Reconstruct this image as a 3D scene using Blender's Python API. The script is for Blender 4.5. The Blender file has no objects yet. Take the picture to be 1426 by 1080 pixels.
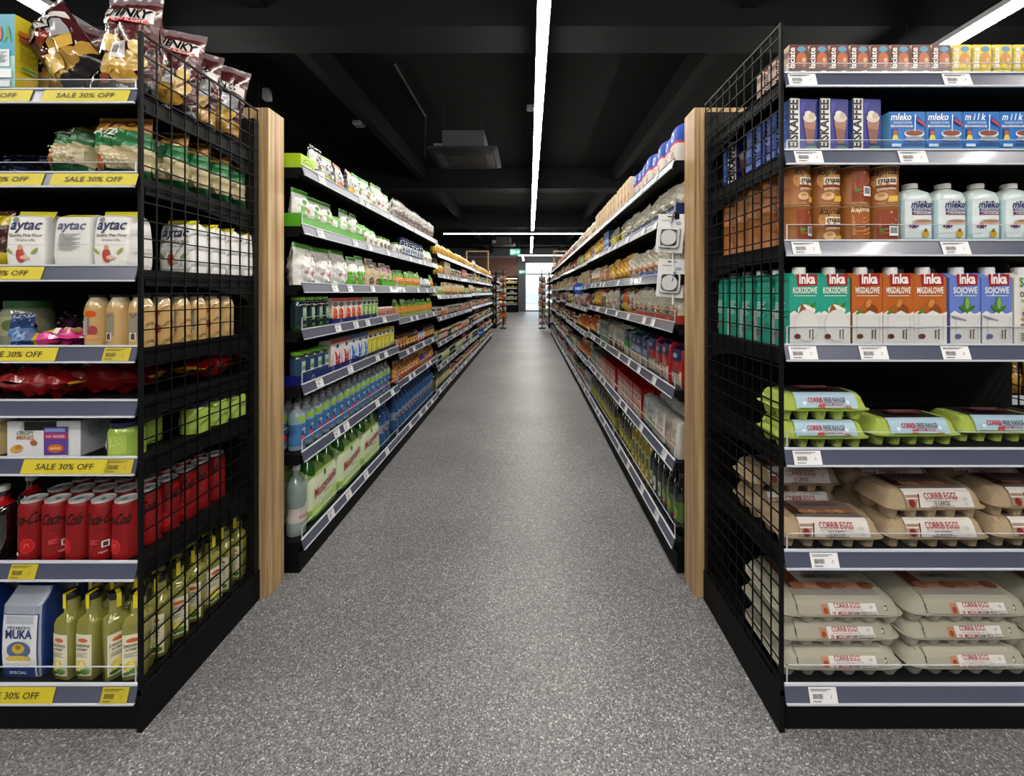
import bpy, math, random
from mathutils import Vector, Matrix

# ------------------------------------------------------------------ camera, world, lights, exposure
scene = bpy.context.scene
COL = scene.collection
W_PX, H_PX, F_PX, VX, VY = 1426, 1080, 578.0, 737.0, 407.0
CAM_Z = 1.193
cd = bpy.data.cameras.new('camera'); cam = bpy.data.objects.new('camera', cd); COL.objects.link(cam)
cam.location = (0, 0, CAM_Z); cam.rotation_euler = (math.pi/2, 0, 0)
cd.sensor_width = 36; cd.sensor_fit = 'HORIZONTAL'; cd.lens = F_PX/W_PX*36
cd.shift_x = -(VX-W_PX/2)/W_PX; cd.shift_y = -(H_PX/2-VY)/W_PX
cd.clip_start = 0.02; cd.clip_end = 200
scene.camera = cam
wd = bpy.data.worlds.new('daylight'); scene.world = wd; wd.use_nodes = True
wb = wd.node_tree.nodes['Background']; wb.inputs[0].default_value = (0.80, 0.92, 1.0, 1); wb.inputs[1].default_value = 3.2
scene.view_settings.view_transform = 'Standard'; scene.view_settings.look = 'None'
scene.view_settings.exposure = 0.0; scene.view_settings.gamma = 1.0; scene.view_settings.use_curve_mapping = False
try:
    scene.cycles.use_denoising = True
    scene.cycles.max_bounces = 6; scene.cycles.diffuse_bounces = 3; scene.cycles.glossy_bounces = 3
    scene.cycles.transparent_max_bounces = 12; scene.cycles.sample_clamp_indirect = 6
except Exception: pass
LIGHT = 62.0            # radiance of the LED strips
random.seed(7)

# ------------------------------------------------------------------ helpers
def lin(c):
    if isinstance(c, str):
        c = c.lstrip('#'); c = [int(c[i:i+2], 16)/255 for i in (0, 2, 4)]
        return tuple((x/12.92 if x <= .04045 else ((x+.055)/1.055)**2.4) for x in c)
    return tuple(c)
def px(x, y, Y): return ((x-VX)*Y/F_PX, Y, CAM_Z-(y-VY)*Y/F_PX)
def pX(x, Y): return (x-VX)*Y/F_PX
ORD = ['', 'first', 'second', 'third', 'fourth', 'fifth', 'sixth', 'seventh', 'eighth', 'ninth', 'tenth', 'eleventh', 'twelfth',
       'thirteenth', 'fourteenth', 'fifteenth', 'sixteenth', 'seventeenth', 'eighteenth', 'nineteenth', 'twentieth', 'twenty-first',
       'twenty-second', 'twenty-third', 'twenty-fourth', 'twenty-fifth', 'twenty-sixth', 'twenty-seventh', 'twenty-eighth', 'twenty-ninth', 'thirtieth']

MATS = {}
def mat(name, base='#808080', rough=.5, metal=0., spec=.5, bump=None, emit=None, alpha=1., attr=False, coat=0., trans=0., noise=None):
    if name in MATS: return MATS[name]
    m = bpy.data.materials.new(name); m.use_nodes = True; nt = m.node_tree; b = nt.nodes['Principled BSDF']
    b.inputs['Roughness'].default_value = rough; b.inputs['Metallic'].default_value = metal
    b.inputs['Specular IOR Level'].default_value = spec; b.inputs['Coat Weight'].default_value = coat
    b.inputs['Coat Roughness'].default_value = .08
    b.inputs['Alpha'].default_value = alpha; b.inputs['Transmission Weight'].default_value = trans
    b.inputs['Base Color'].default_value = (*lin(base), 1)
    if attr:
        a = nt.nodes.new('ShaderNodeAttribute'); a.attribute_name = 'Col'; nt.links.new(a.outputs['Color'], b.inputs['Base Color'])
    tc = nt.nodes.new('ShaderNodeTexCoord')
    if noise:       # (scale vector, amount) small natural variation of the tone
        mp = nt.nodes.new('ShaderNodeMapping'); mp.inputs['Scale'].default_value = noise[0]
        nz = nt.nodes.new('ShaderNodeTexNoise'); nz.inputs['Scale'].default_value = 1; nz.inputs['Detail'].default_value = 4
        cr = nt.nodes.new('ShaderNodeValToRGB'); c0 = lin(base); c1 = lin(noise[1])
        cr.color_ramp.elements[0].position = .35; cr.color_ramp.elements[1].position = .68
        cr.color_ramp.elements[0].color = (*c1, 1); cr.color_ramp.elements[1].color = (*c0, 1)
        nt.links.new(tc.outputs['Object'], mp.inputs[0]); nt.links.new(mp.outputs[0], nz.inputs[0]); nt.links.new(nz.outputs[0], cr.inputs[0])
        nt.links.new(cr.outputs[0], b.inputs['Base Color'])
    if bump:
        nz = nt.nodes.new('ShaderNodeTexNoise'); nz.inputs['Scale'].default_value = bump[0]; nz.inputs['Detail'].default_value = 3
        bp = nt.nodes.new('ShaderNodeBump'); bp.inputs['Strength'].default_value = bump[1]; bp.inputs['Distance'].default_value = bump[2]
        nt.links.new(tc.outputs['Object'], nz.inputs[0]); nt.links.new(nz.outputs[0], bp.inputs['Height']); nt.links.new(bp.outputs[0], b.inputs['Normal'])
    if emit:
        b.inputs['Emission Color'].default_value = (*lin(emit[0]), 1); b.inputs['Emission Strength'].default_value = emit[1]
    MATS[name] = m; return m

M = {
 'paper': mat('printed_paper', attr=True, rough=.6, bump=(90, .25, .004)),
 'carton': mat('printed_carton', attr=True, rough=.42, spec=.4),
 'foil': mat('printed_foil', attr=True, rough=.24, spec=.7, bump=(42, .55, .006), coat=.4),
 'film': mat('printed_film', attr=True, rough=.3, bump=(55, .4, .005), coat=.25),
 'plastic': mat('coloured_plastic', attr=True, rough=.32),
 'metal': mat('bright_metal', attr=True, rough=.3, metal=.3),
 'glass': mat('filled_glass', attr=True, rough=.08, spec=.7, coat=.6),
 'pet': mat('clear_bottle_plastic', attr=True, rough=.1, spec=.7, coat=.5, alpha=.78),
 'pulp': mat('moulded_pulp', attr=True, rough=.85, bump=(260, .35, .003)),
 'black': mat('black_powder_coat', '#08090b', rough=.62, spec=.14),
 'blackback': mat('black_panel', '#08090a', rough=.6, spec=.3),
 'wire': mat('black_wire', '#030404', rough=.55, spec=.14),
 'rail': mat('grey_price_channel', '#474c60', rough=.3, spec=.6, coat=.5),
 'railedge': mat('pale_channel_edge', '#c9ced8', rough=.25, spec=.6),
 'steel': mat('galvanised_steel', '#9a9fa6', rough=.35, metal=.7),
 'white': mat('white_plastic', '#dcdedf', rough=.4),
 'grey': mat('grey_metal', '#5a5d60', rough=.5),
 'ceil': mat('black_ceiling_paint', '#060707', rough=.9, spec=.2),
 'beam': mat('dark_grey_paint', '#17191b', rough=.85, spec=.2),
 'duct': mat('dark_pipe_paint', '#0c0d0e', rough=.6),
 'lightgrey': mat('light_grey_paint', '#8f9294', rough=.7),
 'led': mat('led_strip', '#ffffff', emit=('#fff9f0', LIGHT)),
 'ledbody': mat('led_housing', '#c8c8c8', rough=.4),
 'exit': mat('exit_sign_green', '#1fa58a', emit=('#1fb890', .45)),
 'exitw': mat('exit_sign_white', '#ffffff', emit=('#ffffff', .5)),
}
def clear_mat():
    m = bpy.data.materials.new('clear_acrylic'); m.use_nodes = True; nt = m.node_tree; nt.nodes.clear()
    o = nt.nodes.new('ShaderNodeOutputMaterial'); mx = nt.nodes.new('ShaderNodeMixShader'); t = nt.nodes.new('ShaderNodeBsdfTransparent')
    g = nt.nodes.new('ShaderNodeBsdfGlossy'); g.inputs['Roughness'].default_value = .2; t.inputs[0].default_value = (.97, .98, .985, 1)
    mx.inputs[0].default_value = .012; nt.links.new(t.outputs[0], mx.inputs[1]); nt.links.new(g.outputs[0], mx.inputs[2]); nt.links.new(mx.outputs[0], o.inputs[0])
    return m
M['clear'] = clear_mat()

_txt = {}
def text_data(s, bold=0.0):
    k = (s, bold)
    if k in _txt: return _txt[k]
    c = bpy.data.curves.new('t', 'FONT'); c.body = s; c.size = 1; c.align_x = 'CENTER'; c.resolution_u = 2; c.offset = bold
    o = bpy.data.objects.new('t', c); me = bpy.data.meshes.new_from_object(o)
    vs = [(v.co.x, v.co.y) for v in me.vertices]; fs = [tuple(p.vertices) for p in me.polygons]
    xs = [v[0] for v in vs] or [0]; x0, x1 = min(xs), max(xs)
    vs = [(x-(x0+x1)/2, y) for x, y in vs]
    bpy.data.objects.remove(o); bpy.data.curves.remove(c); bpy.data.meshes.remove(me)
    _txt[k] = (vs, fs, x1-x0); return _txt[k]

class Pk:
    """collects coloured faces; build() makes ONE mesh"""
    def __init__(s): s.v = []; s.f = []; s.c = []; s.lay = 0
    def face(s, pts, c):
        n = len(s.v); s.v += [tuple(p) for p in pts]; s.f.append(tuple(range(n, n+len(pts)))); s.c.append(c)
    def grid(s, fn, nu, nv, col, wrap=False):
        n = len(s.v)
        for j in range(nv+1):
            for i in range(nu+1 if not wrap else nu): s.v.append(fn(i/nu, j/nv))
        w = nu+1 if not wrap else nu
        for j in range(nv):
            for i in range(nu):
                a = n+j*w+i; b = n+j*w+(i+1) % w
                s.f.append((a, b, b+w, a+w)); s.c.append(col((i+.5)/nu, (j+.5)/nv) if callable(col) else col)
    def box(s, x0, x1, y0, y1, z0, z1, c):
        if x1 < x0: x0, x1 = x1, x0
        if y1 < y0: y0, y1 = y1, y0
        P = [(x, y, z) for z in (z0, z1) for y in (y0, y1) for x in (x0, x1)]
        n = len(s.v); s.v += P
        for q in ((0, 2, 3, 1), (4, 5, 7, 6), (0, 1, 5, 4), (2, 6, 7, 3), (0, 4, 6, 2), (1, 3, 7, 5)): s.f.append(tuple(n+i for i in q)); s.c.append(c)
    def tube(s, a, b, r, c, n=6):
        a = Vector(a); b = Vector(b); d = (b-a).normalized(); u = d.orthogonal().normalized(); w = d.cross(u)
        s.grid(lambda i, j: tuple((a if j < .5 else b)+u*(r*math.cos(2*math.pi*i))+w*(r*math.sin(2*math.pi*i))), n, 1, c, True)
        for e in (a, b): s.face([tuple(e+u*(r*math.cos(2*math.pi*k/n))+w*(r*math.sin(2*math.pi*k/n))) for k in range(n)], c)
    def loft(s, secs, col, N=24, zs=(), cap=True, cx=0, cy=0):
        """secs [(z,a,b,n)]; col(x_rel,y_rel,z) or const"""
        Z = sorted(set([q[0] for q in secs]) | set(z for z in zs if secs[0][0] < z < secs[-1][0]))
        # keep duplicate-z steps
        out = []
        for i, q in enumerate(secs):
            out.append(q)
            if i+1 < len(secs):
                for z in Z:
                    if q[0]+1e-6 < z < secs[i+1][0]-1e-6:
                        t = (z-q[0])/(secs[i+1][0]-q[0]); out.append(tuple(q[k]+(secs[i+1][k]-q[k])*t for k in range(4)))
        n0 = len(s.v)
        def ring(q):
            z, a, b, n = q; R = []
            for k in range(N):
                th = 2*math.pi*(k+.5)/N; c, d = math.cos(th), math.sin(th)
                R.append((cx+a*math.copysign(abs(c)**(2/n), c), cy+b*math.copysign(abs(d)**(2/n), d), z))
            return R
        for q in out: s.v += ring(q)
        for j in range(len(out)-1):
            zc = (out[j][0]+out[j+1][0])/2
            for k in range(N):
                a = n0+j*N+k; b = n0+j*N+(k+1) % N
                th = 2*math.pi*(k+1)/N
                s.f.append((a, b, b+N, a+N)); s.c.append(col(math.cos(th), math.sin(th), zc) if callable(col) else col)
        if cap:
            cc = lambda zz: col(0, 1, zz) if callable(col) else col
            s.f.append(tuple(n0+k for k in range(N))[::-1]); s.c.append(cc(out[0][0]))
            m = n0+(len(out)-1)*N; s.f.append(tuple(m+k for k in range(N))); s.c.append(cc(out[-1][0]))
        def surf(x, z, off=0.):
            q = out[0]
            for i in range(len(out)-1):
                if out[i][0] <= z <= out[i+1][0] and out[i+1][0] > out[i][0]:
                    t = (z-out[i][0])/(out[i+1][0]-out[i][0]); q = tuple(out[i][k]+(out[i+1][k]-out[i][k])*t for k in range(4)); break
            else:
                if z > out[-1][0]: q = out[-1]
            a, b, n = q[1:]
            if n < 2.05: th = max(-1.57, min(1.57, x/max(a, 1e-6))); return (cx+(a+off)*math.sin(th), cy-(b+off)*math.cos(th), z)
            r = max(-.999, min(.999, x/max(a, 1e-6)))
            return (cx+x, cy-b*(1-abs(r)**n)**(1/n)-off, z)
        return surf
    def o(s): s.lay += 1; return .0006+.00025*s.lay
    def rect(s, surf, x0, z0, x1, z1, c, cell=.012):
        off = s.o(); nx = max(1, min(12, int(abs(x1-x0)/cell))); nz = max(1, min(12, int(abs(z1-z0)/cell)))
        s.grid(lambda u, v: surf(x0+(x1-x0)*u, z0+(z1-z0)*v, off), nx, nz, c)
    def poly(s, surf, pts, c):
        off = s.o(); s.face([surf(x, z, off) for x, z in pts], c)
    def ell(s, surf, cx, cz, rx, rz, c, rot=0., n=16, rings=2):
        off = s.o(); cr, sr = math.cos(rot), math.sin(rot)
        def fn(u, v):
            a = 2*math.pi*u; x = rx*v*math.cos(a); z = rz*v*math.sin(a); return surf(cx+x*cr-z*sr, cz+x*sr+z*cr, off)
        s.grid(fn, n, rings, c, True)
    def text(s, surf, t, cx, cz, size, c, width=None, bold=.0, shear=0., rot=0.):
        off = s.o()+.0004; vs, fs, w = text_data(t, bold); k = size/.72
        kx = k if not width else width/max(w, .01)
        n = len(s.v); cr, sr = math.cos(rot), math.sin(rot)
        for x, y in vs:
            X = x*kx+y*k*shear; Z = y*k; s.v.append(surf(cx+X*cr-Z*sr, cz+X*sr+Z*cr, off))
        for f in fs: s.f.append(tuple(n+i for i in f)); s.c.append(c)
    def barcode(s, surf, x0, z0, w, h, c='#eeeeee'):
        s.rect(surf, x0, z0, x0+w, z0+h, c)
        rnd = random.Random(3); x = x0+w*.1
        while x < x0+w*.88:
            q = w*rnd.choice((.03, .05)); s.rect(surf, x, z0+h*.25, x+q, z0+h*.88, '#222222'); s.lay -= 1; x += q+w*.04
    def mesh(s, name, m, smooth=True):
        me = bpy.data.meshes.new(name); me.from_pydata(s.v, [], s.f); me.materials.append(m)
        at = me.color_attributes.new('Col', 'FLOAT_COLOR', 'CORNER'); cache = {}; buf = []
        for f, c in zip(s.f, s.c):
            if c not in cache: cache[c] = (*[q**1.12 for q in lin(c)], 1.)
            buf += cache[c]*len(f)
        at.data.foreach_set('color', buf)
        if smooth:
            me.shade_smooth()
            try: me.set_sharp_from_angle(angle=math.radians(38))
            except Exception: pass
        me.update(); return me

def add(name, me, parent=None, loc=(0, 0, 0), rot=(0, 0, 0)):
    o = bpy.data.objects.new(name, me); COL.objects.link(o); o.location = loc; o.rotation_euler = rot
    if parent is not None: o.parent = parent
    return o
def tag(o, label=None, cat=None, group=None, kind=None):
    if label: o['label'] = label
    if cat: o['category'] = cat
    if group: o['group'] = group
    if kind: o['kind'] = kind
    return o
def empty(name, loc=(0, 0, 0), rot=(0, 0, 0)): return add(name, None, None, loc, rot)
def solid(name, boxes, m, parent=None, loc=(0, 0, 0), kind=None, tubes=()):
    p = Pk()
    for b in boxes: p.box(*b, '#808080')
    for t in tubes: p.tube(*t, '#808080')
    o = add(name, p.mesh(name, M[m] if isinstance(m, str) else m, smooth=bool(tubes)), parent, loc)
    if kind: o['kind'] = kind
    return o

# ------------------------------------------------------------------ product prototypes: list of (part name, mesh)
PROTO = {}
class Pr:
    def __init__(s, name, cat, desc, size, parts): s.name = name; s.cat = cat; s.desc = desc; s.w, s.d, s.h = size; s.parts = parts
def place(p, loc, rz=0., label='', group=None, rot=None):
    if len(p.parts) == 1: r = add(p.name, p.parts[0][1])
    else:
        r = empty(p.name)
        for nm, me in p.parts: add(nm, me, r)
    r.location = loc; r.rotation_euler = rot if rot else (0, 0, rz)
    return tag(r, label, p.cat, group)

def bandcol(bands, h):
    """bands [(top fraction, colour)] from the bottom up"""
    def f(z):
        for t, c in bands:
            if z <= t*h+1e-6: return c
        return bands[-1][1]
    return f
def decals(p, surf, L):
    for d in L:
        k = d[0]
        if k == 'r': p.rect(surf, d[1]/1e3, d[2]/1e3, d[3]/1e3, d[4]/1e3, d[5])
        elif k == 'e': p.ell(surf, d[1]/1e3, d[2]/1e3, d[3]/1e3, d[4]/1e3, d[5], d[6] if len(d) > 6 else 0)
        elif k == 't': p.text(surf, d[1], d[2]/1e3, d[3]/1e3, d[4]/1e3, d[5], width=(d[6]/1e3 if len(d) > 6 and d[6] else None), bold=(d[7] if len(d) > 7 else .01), shear=(d[8] if len(d) > 8 else 0), rot=(d[9] if len(d) > 9 else 0))
        elif k == 'b': p.barcode(surf, d[1]/1e3, d[2]/1e3, d[3]/1e3, d[4]/1e3)
        elif k == 'p': p.poly(surf, [(a/1e3, b/1e3) for a, b in d[1]], d[2])
        elif k == 'l':      # text lines
            for i in range(d[5]): p.rect(surf, d[1]/1e3, (d[2]-i*d[4]*2)/1e3, (d[1]+d[3]*(1-.18*(i % 3)))/1e3, (d[2]-i*d[4]*2+d[4])/1e3, d[6], .03)
def pouch(p, w, d, h, bands, doy=False, cr=.0025, seed=1, nu=16, nv=20, side=None):
    rnd = random.Random(seed); ph = [rnd.uniform(0, 6.28) for _ in range(8)]; fr = [rnd.uniform(.7, 1.3) for _ in range(8)]
    bc = bandcol(bands, h)
    def prof(v):
        lo = 1 if doy else min(1, max(0, (v-.03)/.22))**.55
        hi = min(1, max(0, (.94-v)/(.5 if doy else .24)))**.6
        return lo*hi
    def thick(u, v, s):
        b = max(0, 1-abs(u)**2.6)**.55*prof(v)
        n = (math.sin(u*7*fr[0]+v*9*fr[1]+ph[0]+s)+math.sin(u*13*fr[2]-v*11*fr[3]+ph[1])+.8*math.sin(v*23*fr[4]+u*5+ph[2]+s*2)+.7*math.sin((u-v)*21*fr[5]+ph[3]))*cr
        e = .25+.75*b
        return d/2*b+n*e
    def width(v): return w/2*(1-.07*prof(v)+.012*math.sin(v*26+ph[4]))
    def P(u, v, s):
        U = 2*u-1; sg = -1 if s == 0 else 1
        return (U*width(v), sg*(thick(U, v, s)) + (.0 if s == 0 else .0008), v*h)
    for s in (0, 1): p.grid(lambda u, v: P(u, v, s), nu, nv, lambda u, v: bc(v*h) if not side or abs(2*u-1) < .86 else side)
    def surf(x, z, off=0.):
        v = max(0, min(1, z/h)); u = max(0, min(1, x/(2*width(v))+.5))
        i = min(nu-1, int(u*nu)); j = min(nv-1, int(v*nv)); a = u*nu-i; b = v*nv-j
        y = [P((i+di)/nu, (j+dj)/nv, 0)[1] for dj in (0, 1) for di in (0, 1)]
        return (x, (y[0]*(1-a)+y[1]*a)*(1-b)+(y[2]*(1-a)+y[3]*a)*b-off*2.6-.001, z)
    return surf
def make(key, name, cat, desc, kind, size, bands, dec=(), cap=None, m=None, lo=False, seed=1, **kw):
    """size in mm; returns prototype and stores it"""
    w, d, h = [q/1e3 for q in size]; p = Pk(); parts = []; N = 12 if lo else 24
    if isinstance(bands, str): bands = [(1, bands)]
    bc = bandcol(bands, h); zs = [t*h for t, _ in bands]
    if kind in ('pouch', 'doy'):
        surf = pouch(p, w, d, h, bands, kind == 'doy', seed=seed, nu=8 if lo else 18, nv=10 if lo else 24, cr=kw.get('cr', .0022), side=kw.get('side'))
        decals(p, surf, dec); parts.append(('bag_body', p.mesh(name, M[m or 'foil'])))
    elif kind == 'box':
        b = min(.0015, w/20); fc = kw.get('side')
        surf = p.loft([(0, w/2-b, d/2-b, 40), (b, w/2, d/2, 40), (h-b, w/2, d/2, 40), (h, w/2-b, d/2-b, 40)],
                      (lambda x, y, z: (fc if (fc and y > -.6) else bc(z))), 4, zs)
        p2 = Pk()
        # a true box with chamfered rim
        secs = [(0, b), (b, 0)]+[(z, 0) for z in sorted(zs) if b < z < h-b]+[(h-b, 0), (h, b)]
        def cc(side, z): return fc if (fc and side) else bc(z)
        for (za, ia), (zb, ib) in zip(secs, secs[1:]):
            A = [(-w/2+ia, -d/2+ia, za), (w/2-ia, -d/2+ia, za), (w/2-ia, d/2-ia, za), (-w/2+ia, d/2-ia, za)]
            B = [(-w/2+ib, -d/2+ib, zb), (w/2-ib, -d/2+ib, zb), (w/2-ib, d/2-ib, zb), (-w/2+ib, d/2-ib, zb)]
            for k in range(4): p2.face([A[k], A[(k+1) % 4], B[(k+1) % 4], B[k]], cc(k != 0, (za+zb)/2))
        p2.face([(-w/2+b, -d/2+b, h), (w/2-b, -d/2+b, h), (w/2-b, d/2-b, h), (-w/2+b, d/2-b, h)], kw.get('top') or cc(True, h))
        p2.face([(-w/2+b, -d/2+b, 0), (-w/2+b, d/2-b, 0), (w/2-b, d/2-b, 0), (w/2-b, -d/2+b, 0)], bc(0))
        surf = lambda x, z, off=0.: (x, -d/2-off, z)
        decals(p2, surf, dec)
        if kw.get('sdec'):
            for sg in (-1, 1): decals(p2, lambda x, z, off=0., sg=sg: (sg*(w/2+off), sg*x, z), kw['sdec'])
        if kw.get('tdec'): decals(p2, lambda x, z, off=0.: (x, z, h+off), kw['tdec'])
        parts.append(('box_body', p2.mesh(name, M[m or 'carton'], smooth=False)))
    elif kind == 'bag':       # block-bottom paper bag with folded top
        n = 7; fc = kw.get('side'); T = kw.get('topin', .35)
        secs = [(0, w*.48, d*.47, n), (h*.06, w/2, d/2, n), (h*.3, w*.505, d*.53, n), (h*.6, w*.495, d*.51, n), (h*.84, w*.48, d*.46, n), (h*.93, w*.46, d*T, n), (h, w*.44, d*.1, 4)]
        surf = p.loft(secs, lambda x, y, z: (fc if fc and y > -.62 else bc(z)), 16 if lo else 32, zs)
        decals(p, surf, dec); parts.append(('bag_body', p.mesh(name, M[m or 'paper'])))
    elif kind == 'can':
        r = w/2; t = [(0, r*.86, r*.86, 2), (h*.03, r, r, 2), (h*.9, r, r, 2), (h*.965, r*.84, r*.84, 2)] if kw.get('drink') else [(0, r*.97, r*.97, 2), (h*.02, r, r, 2), (h*.04, r*.98, r*.98, 2), (h*.96, r*.98, r*.98, 2), (h*.98, r, r, 2)]
        surf = p.loft(t, lambda x, y, z: bc(z), N, zs); decals(p, surf, dec)
        q = p if lo else Pk(); lc = cap or '#c8ccd0'
        zt = t[-1][0]; rt = t[-1][1]
        q.loft([(zt, rt, rt, 2), (h, rt*1.02, rt*1.02, 2), (h, rt*.92, rt*.92, 2), (h-.002, rt*.9, rt*.9, 2)], lc, N)
        if kw.get('drink') and not lo: q.loft([(h-.002, rt*.2, rt*.35, 2), (h-.0008, rt*.2, rt*.35, 2)], '#7a7d80', 10, cy=-rt*.2)
        parts.append(('can_body', p.mesh(name, M[m or 'carton'])))
        if not lo: parts.append(('can_lid', q.mesh('can_lid', M['metal'])))
    elif kind in ('jar', 'bottle', 'tub'):
        r = w/2; rd = d/2; e = kw.get('e', 2); zs2 = list(zs)
        if kind == 'jar': secs = [(0, .9, 1), (.03, 1, 1), (.72, 1, 1), (.82, .9, 1), (.84, .84, 1)]; ct = .84; cr = .86
        elif kind == 'tub': secs = [(0, .82, 1), (.03, .86, 1), (.88, 1, 1)]; ct = .88; cr = 1.03
        else:
            nk = kw.get('neck', .4); secs = [(0, .9, 1), (.02, 1, 1), (kw.get('sh', .62), 1, 1), (kw.get('sh', .62)+.1*kw.get('sw', 1), .86, 1), (kw.get('sh', .62)+.18*kw.get('sw', 1), nk*1.05, 1), (.93, nk, 1)]; ct = .93; cr = nk*1.15
            if kw.get('waist'): secs[2:2] = [(.25, 1, 1), (.3, .88, 1), (.4, .88, 1), (.45, 1, 1)]
        ct = kw.get('ct', ct)
        secs = [q for q in secs if q[0] < ct]+[(ct, secs[-1][1], 1)]
        S = [(z*h, a*r, a*rd, e if a > .7 else 2) for z, a, _ in secs]
        body = Pk(); surf = body.loft(S, lambda x, y, z: (kw['side'] if kw.get('side') and y > -.35 and kw.get('lz', (0, 0))[0]*h < z < kw.get('lz', (0, 1))[1]*h else bc(z)), N, zs2)
        decals(body, surf, dec)
        q = body if lo else Pk(); c = cap or '#dddddd'
        q.loft([(ct*h, cr*r*.98, cr*r*.98, 2), (ct*h+.001, cr*r, cr*r, 2), (h*.99, cr*r, cr*r, 2), (h, cr*r*.92, cr*r*.92, 2)], c, N)
        if kw.get('sticker'): q.rect(lambda x, z, off=0.: (x, -math.sqrt(max(0, (cr*r)**2-x*x))-off, z), -.004, ct*h-.022, .006, h, kw['sticker']); q.rect(lambda x, z, off=0.: (x, z, h+off), -.004, -cr*r, .006, cr*r*.4, kw['sticker'])
        parts.append((('jar_body' if kind != 'bottle' else 'bottle_body'), body.mesh(name, M[m or 'glass'])))
        if not lo: parts.append((('cap' if kind == 'bottle' else 'lid'), q.mesh('cap', M['plastic' if kw.get('pc', 1) else 'metal'])))
    elif kind == 'drinkcarton':    # brick carton with slanted top and screw cap
        fc = kw.get('side'); body = Pk(); hb = h*.93; hf = h*.86
        A = [(-w/2, -d/2), (w/2, -d/2), (w/2, d/2), (-w/2, d/2)]
        Z = [0]+[z for z in sorted(zs) if 0 < z < hf]+[hf]
        for za, zb in zip(Z, Z[1:]):
            for k in range(4):
                a, b = A[k], A[(k+1) % 4]; body.face([(a[0], a[1], za), (b[0], b[1], za), (b[0], b[1], zb), (a[0], a[1], zb)], fc((za+zb)/2/h) if (k != 0 and fc) else bc((za+zb)/2))
        tc = bc(hf-.001)
        body.face([(-w/2, -d/2, hf), (w/2, -d/2, hf), (w/2, -d*.1, hb), (-w/2, -d*.1, hb)], tc)
        body.face([(-w/2, -d*.1, hb), (w/2, -d*.1, hb), (w/2, d/2, hb), (-w/2, d/2, hb)], tc)
        for sx in (-1, 1): body.face([(sx*w/2, -d/2, hf), (sx*w/2, -d*.1, hb), (sx*w/2, d/2, hb), (sx*w/2, d/2, hf)], tc)
        decals(body, lambda x, z, off=0.: (x, -d/2-off, z), dec)
        if kw.get('sdec'): decals(body, lambda x, z, off=0.: (-w/2-off, -x, z), kw['sdec'])
        q = Pk(); q.loft([(hf+.002, w*.2, w*.2, 2), (h*.985, w*.2, w*.2, 2), (h, w*.18, w*.18, 2)], cap or '#e8e8ea', 16, cy=-d*.12)
        parts += [('carton_body', body.mesh(name, M['carton'], smooth=False)), ('screw_cap', q.mesh('cap', M['plastic']))]
    p = Pr(name, cat, desc, (w, d, h), parts); PROTO[key] = p; return p

# ------------------------------------------------------------------ shell
floor_m = bpy.data.materials.new('speckled_vinyl'); floor_m.use_nodes = True
def build_floor_mat(m):
    nt = m.node_tree; b = nt.nodes['Principled BSDF']; tc = nt.nodes.new('ShaderNodeTexCoord')
    def noise(sc, det): n = nt.nodes.new('ShaderNodeTexNoise'); n.inputs['Scale'].default_value = sc; n.inputs['Detail'].default_value = det; nt.links.new(tc.outputs['Object'], n.inputs[0]); return n
    def ramp(src, *st):
        r = nt.nodes.new('ShaderNodeValToRGB'); e = r.color_ramp.elements
        while len(e) < len(st): e.new(.5)
        for k, (p_, c) in enumerate(st): e[k].position = p_; e[k].color = (*lin(c), 1)
        nt.links.new(src, r.inputs[0]); return r
    v = nt.nodes.new('ShaderNodeTexVoronoi'); v.inputs['Scale'].default_value = 290; nt.links.new(tc.outputs['Object'], v.inputs[0])
    sp = nt.nodes.new('ShaderNodeSeparateColor'); nt.links.new(v.outputs['Color'], sp.inputs[0])
    r1 = ramp(sp.outputs[0], (.0, '#5a5a5b'), (.25, '#767677'), (.55, '#8c8c8d'), (.8, '#a1a1a2'), (.945, '#d6d6d6'))
    r1.color_ramp.interpolation = 'CONSTANT'
    n2 = noise(1.1, 5); r2 = ramp(n2.outputs[0], (.35, '#cdcdcf'), (.65, '#eeeeef'))
    mx = nt.nodes.new('ShaderNodeMix'); mx.data_type = 'RGBA'; mx.blend_type = 'MULTIPLY'; mx.inputs[0].default_value = 1
    nt.links.new(r1.outputs[0], mx.inputs[6]); nt.links.new(r2.outputs[0], mx.inputs[7]); nt.links.new(mx.outputs[2], b.inputs['Base Color'])
    b.inputs['Roughness'].default_value = .42; b.inputs['Specular IOR Level'].default_value = .4
    n3 = noise(60, 2); bp = nt.nodes.new('ShaderNodeBump'); bp.inputs['Strength'].default_value = .12; bp.inputs['Distance'].default_value = .002
    nt.links.new(n3.outputs[0], bp.inputs['Height']); nt.links.new(bp.outputs[0], b.inputs['Normal'])
build_floor_mat(floor_m)
def wood_mat(name, c1, c2, c3):
    m = bpy.data.materials.new(name); m.use_nodes = True; nt = m.node_tree; b = nt.nodes['Principled BSDF']
    tc = nt.nodes.new('ShaderNodeTexCoord'); mp = nt.nodes.new('ShaderNodeMapping'); mp.inputs['Scale'].default_value = (70, 70, 1.6)
    nz = nt.nodes.new('ShaderNodeTexNoise'); nz.inputs['Scale'].default_value = 1; nz.inputs['Detail'].default_value = 6; nz.inputs['Distortion'].default_value = .4
    cr = nt.nodes.new('ShaderNodeValToRGB'); e = cr.color_ramp.elements; e.new(.5)
    for k, (p_, c) in enumerate(((.33, c1), (.5, c2), (.66, c3))): e[k].position = p_; e[k].color = (*lin(c), 1)
    nt.links.new(tc.outputs['Object'], mp.inputs[0]); nt.links.new(mp.outputs[0], nz.inputs[0]); nt.links.new(nz.outputs[0], cr.inputs[0]); nt.links.new(cr.outputs[0], b.inputs['Base Color'])
    b.inputs['Roughness'].default_value = .45; return m
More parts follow.
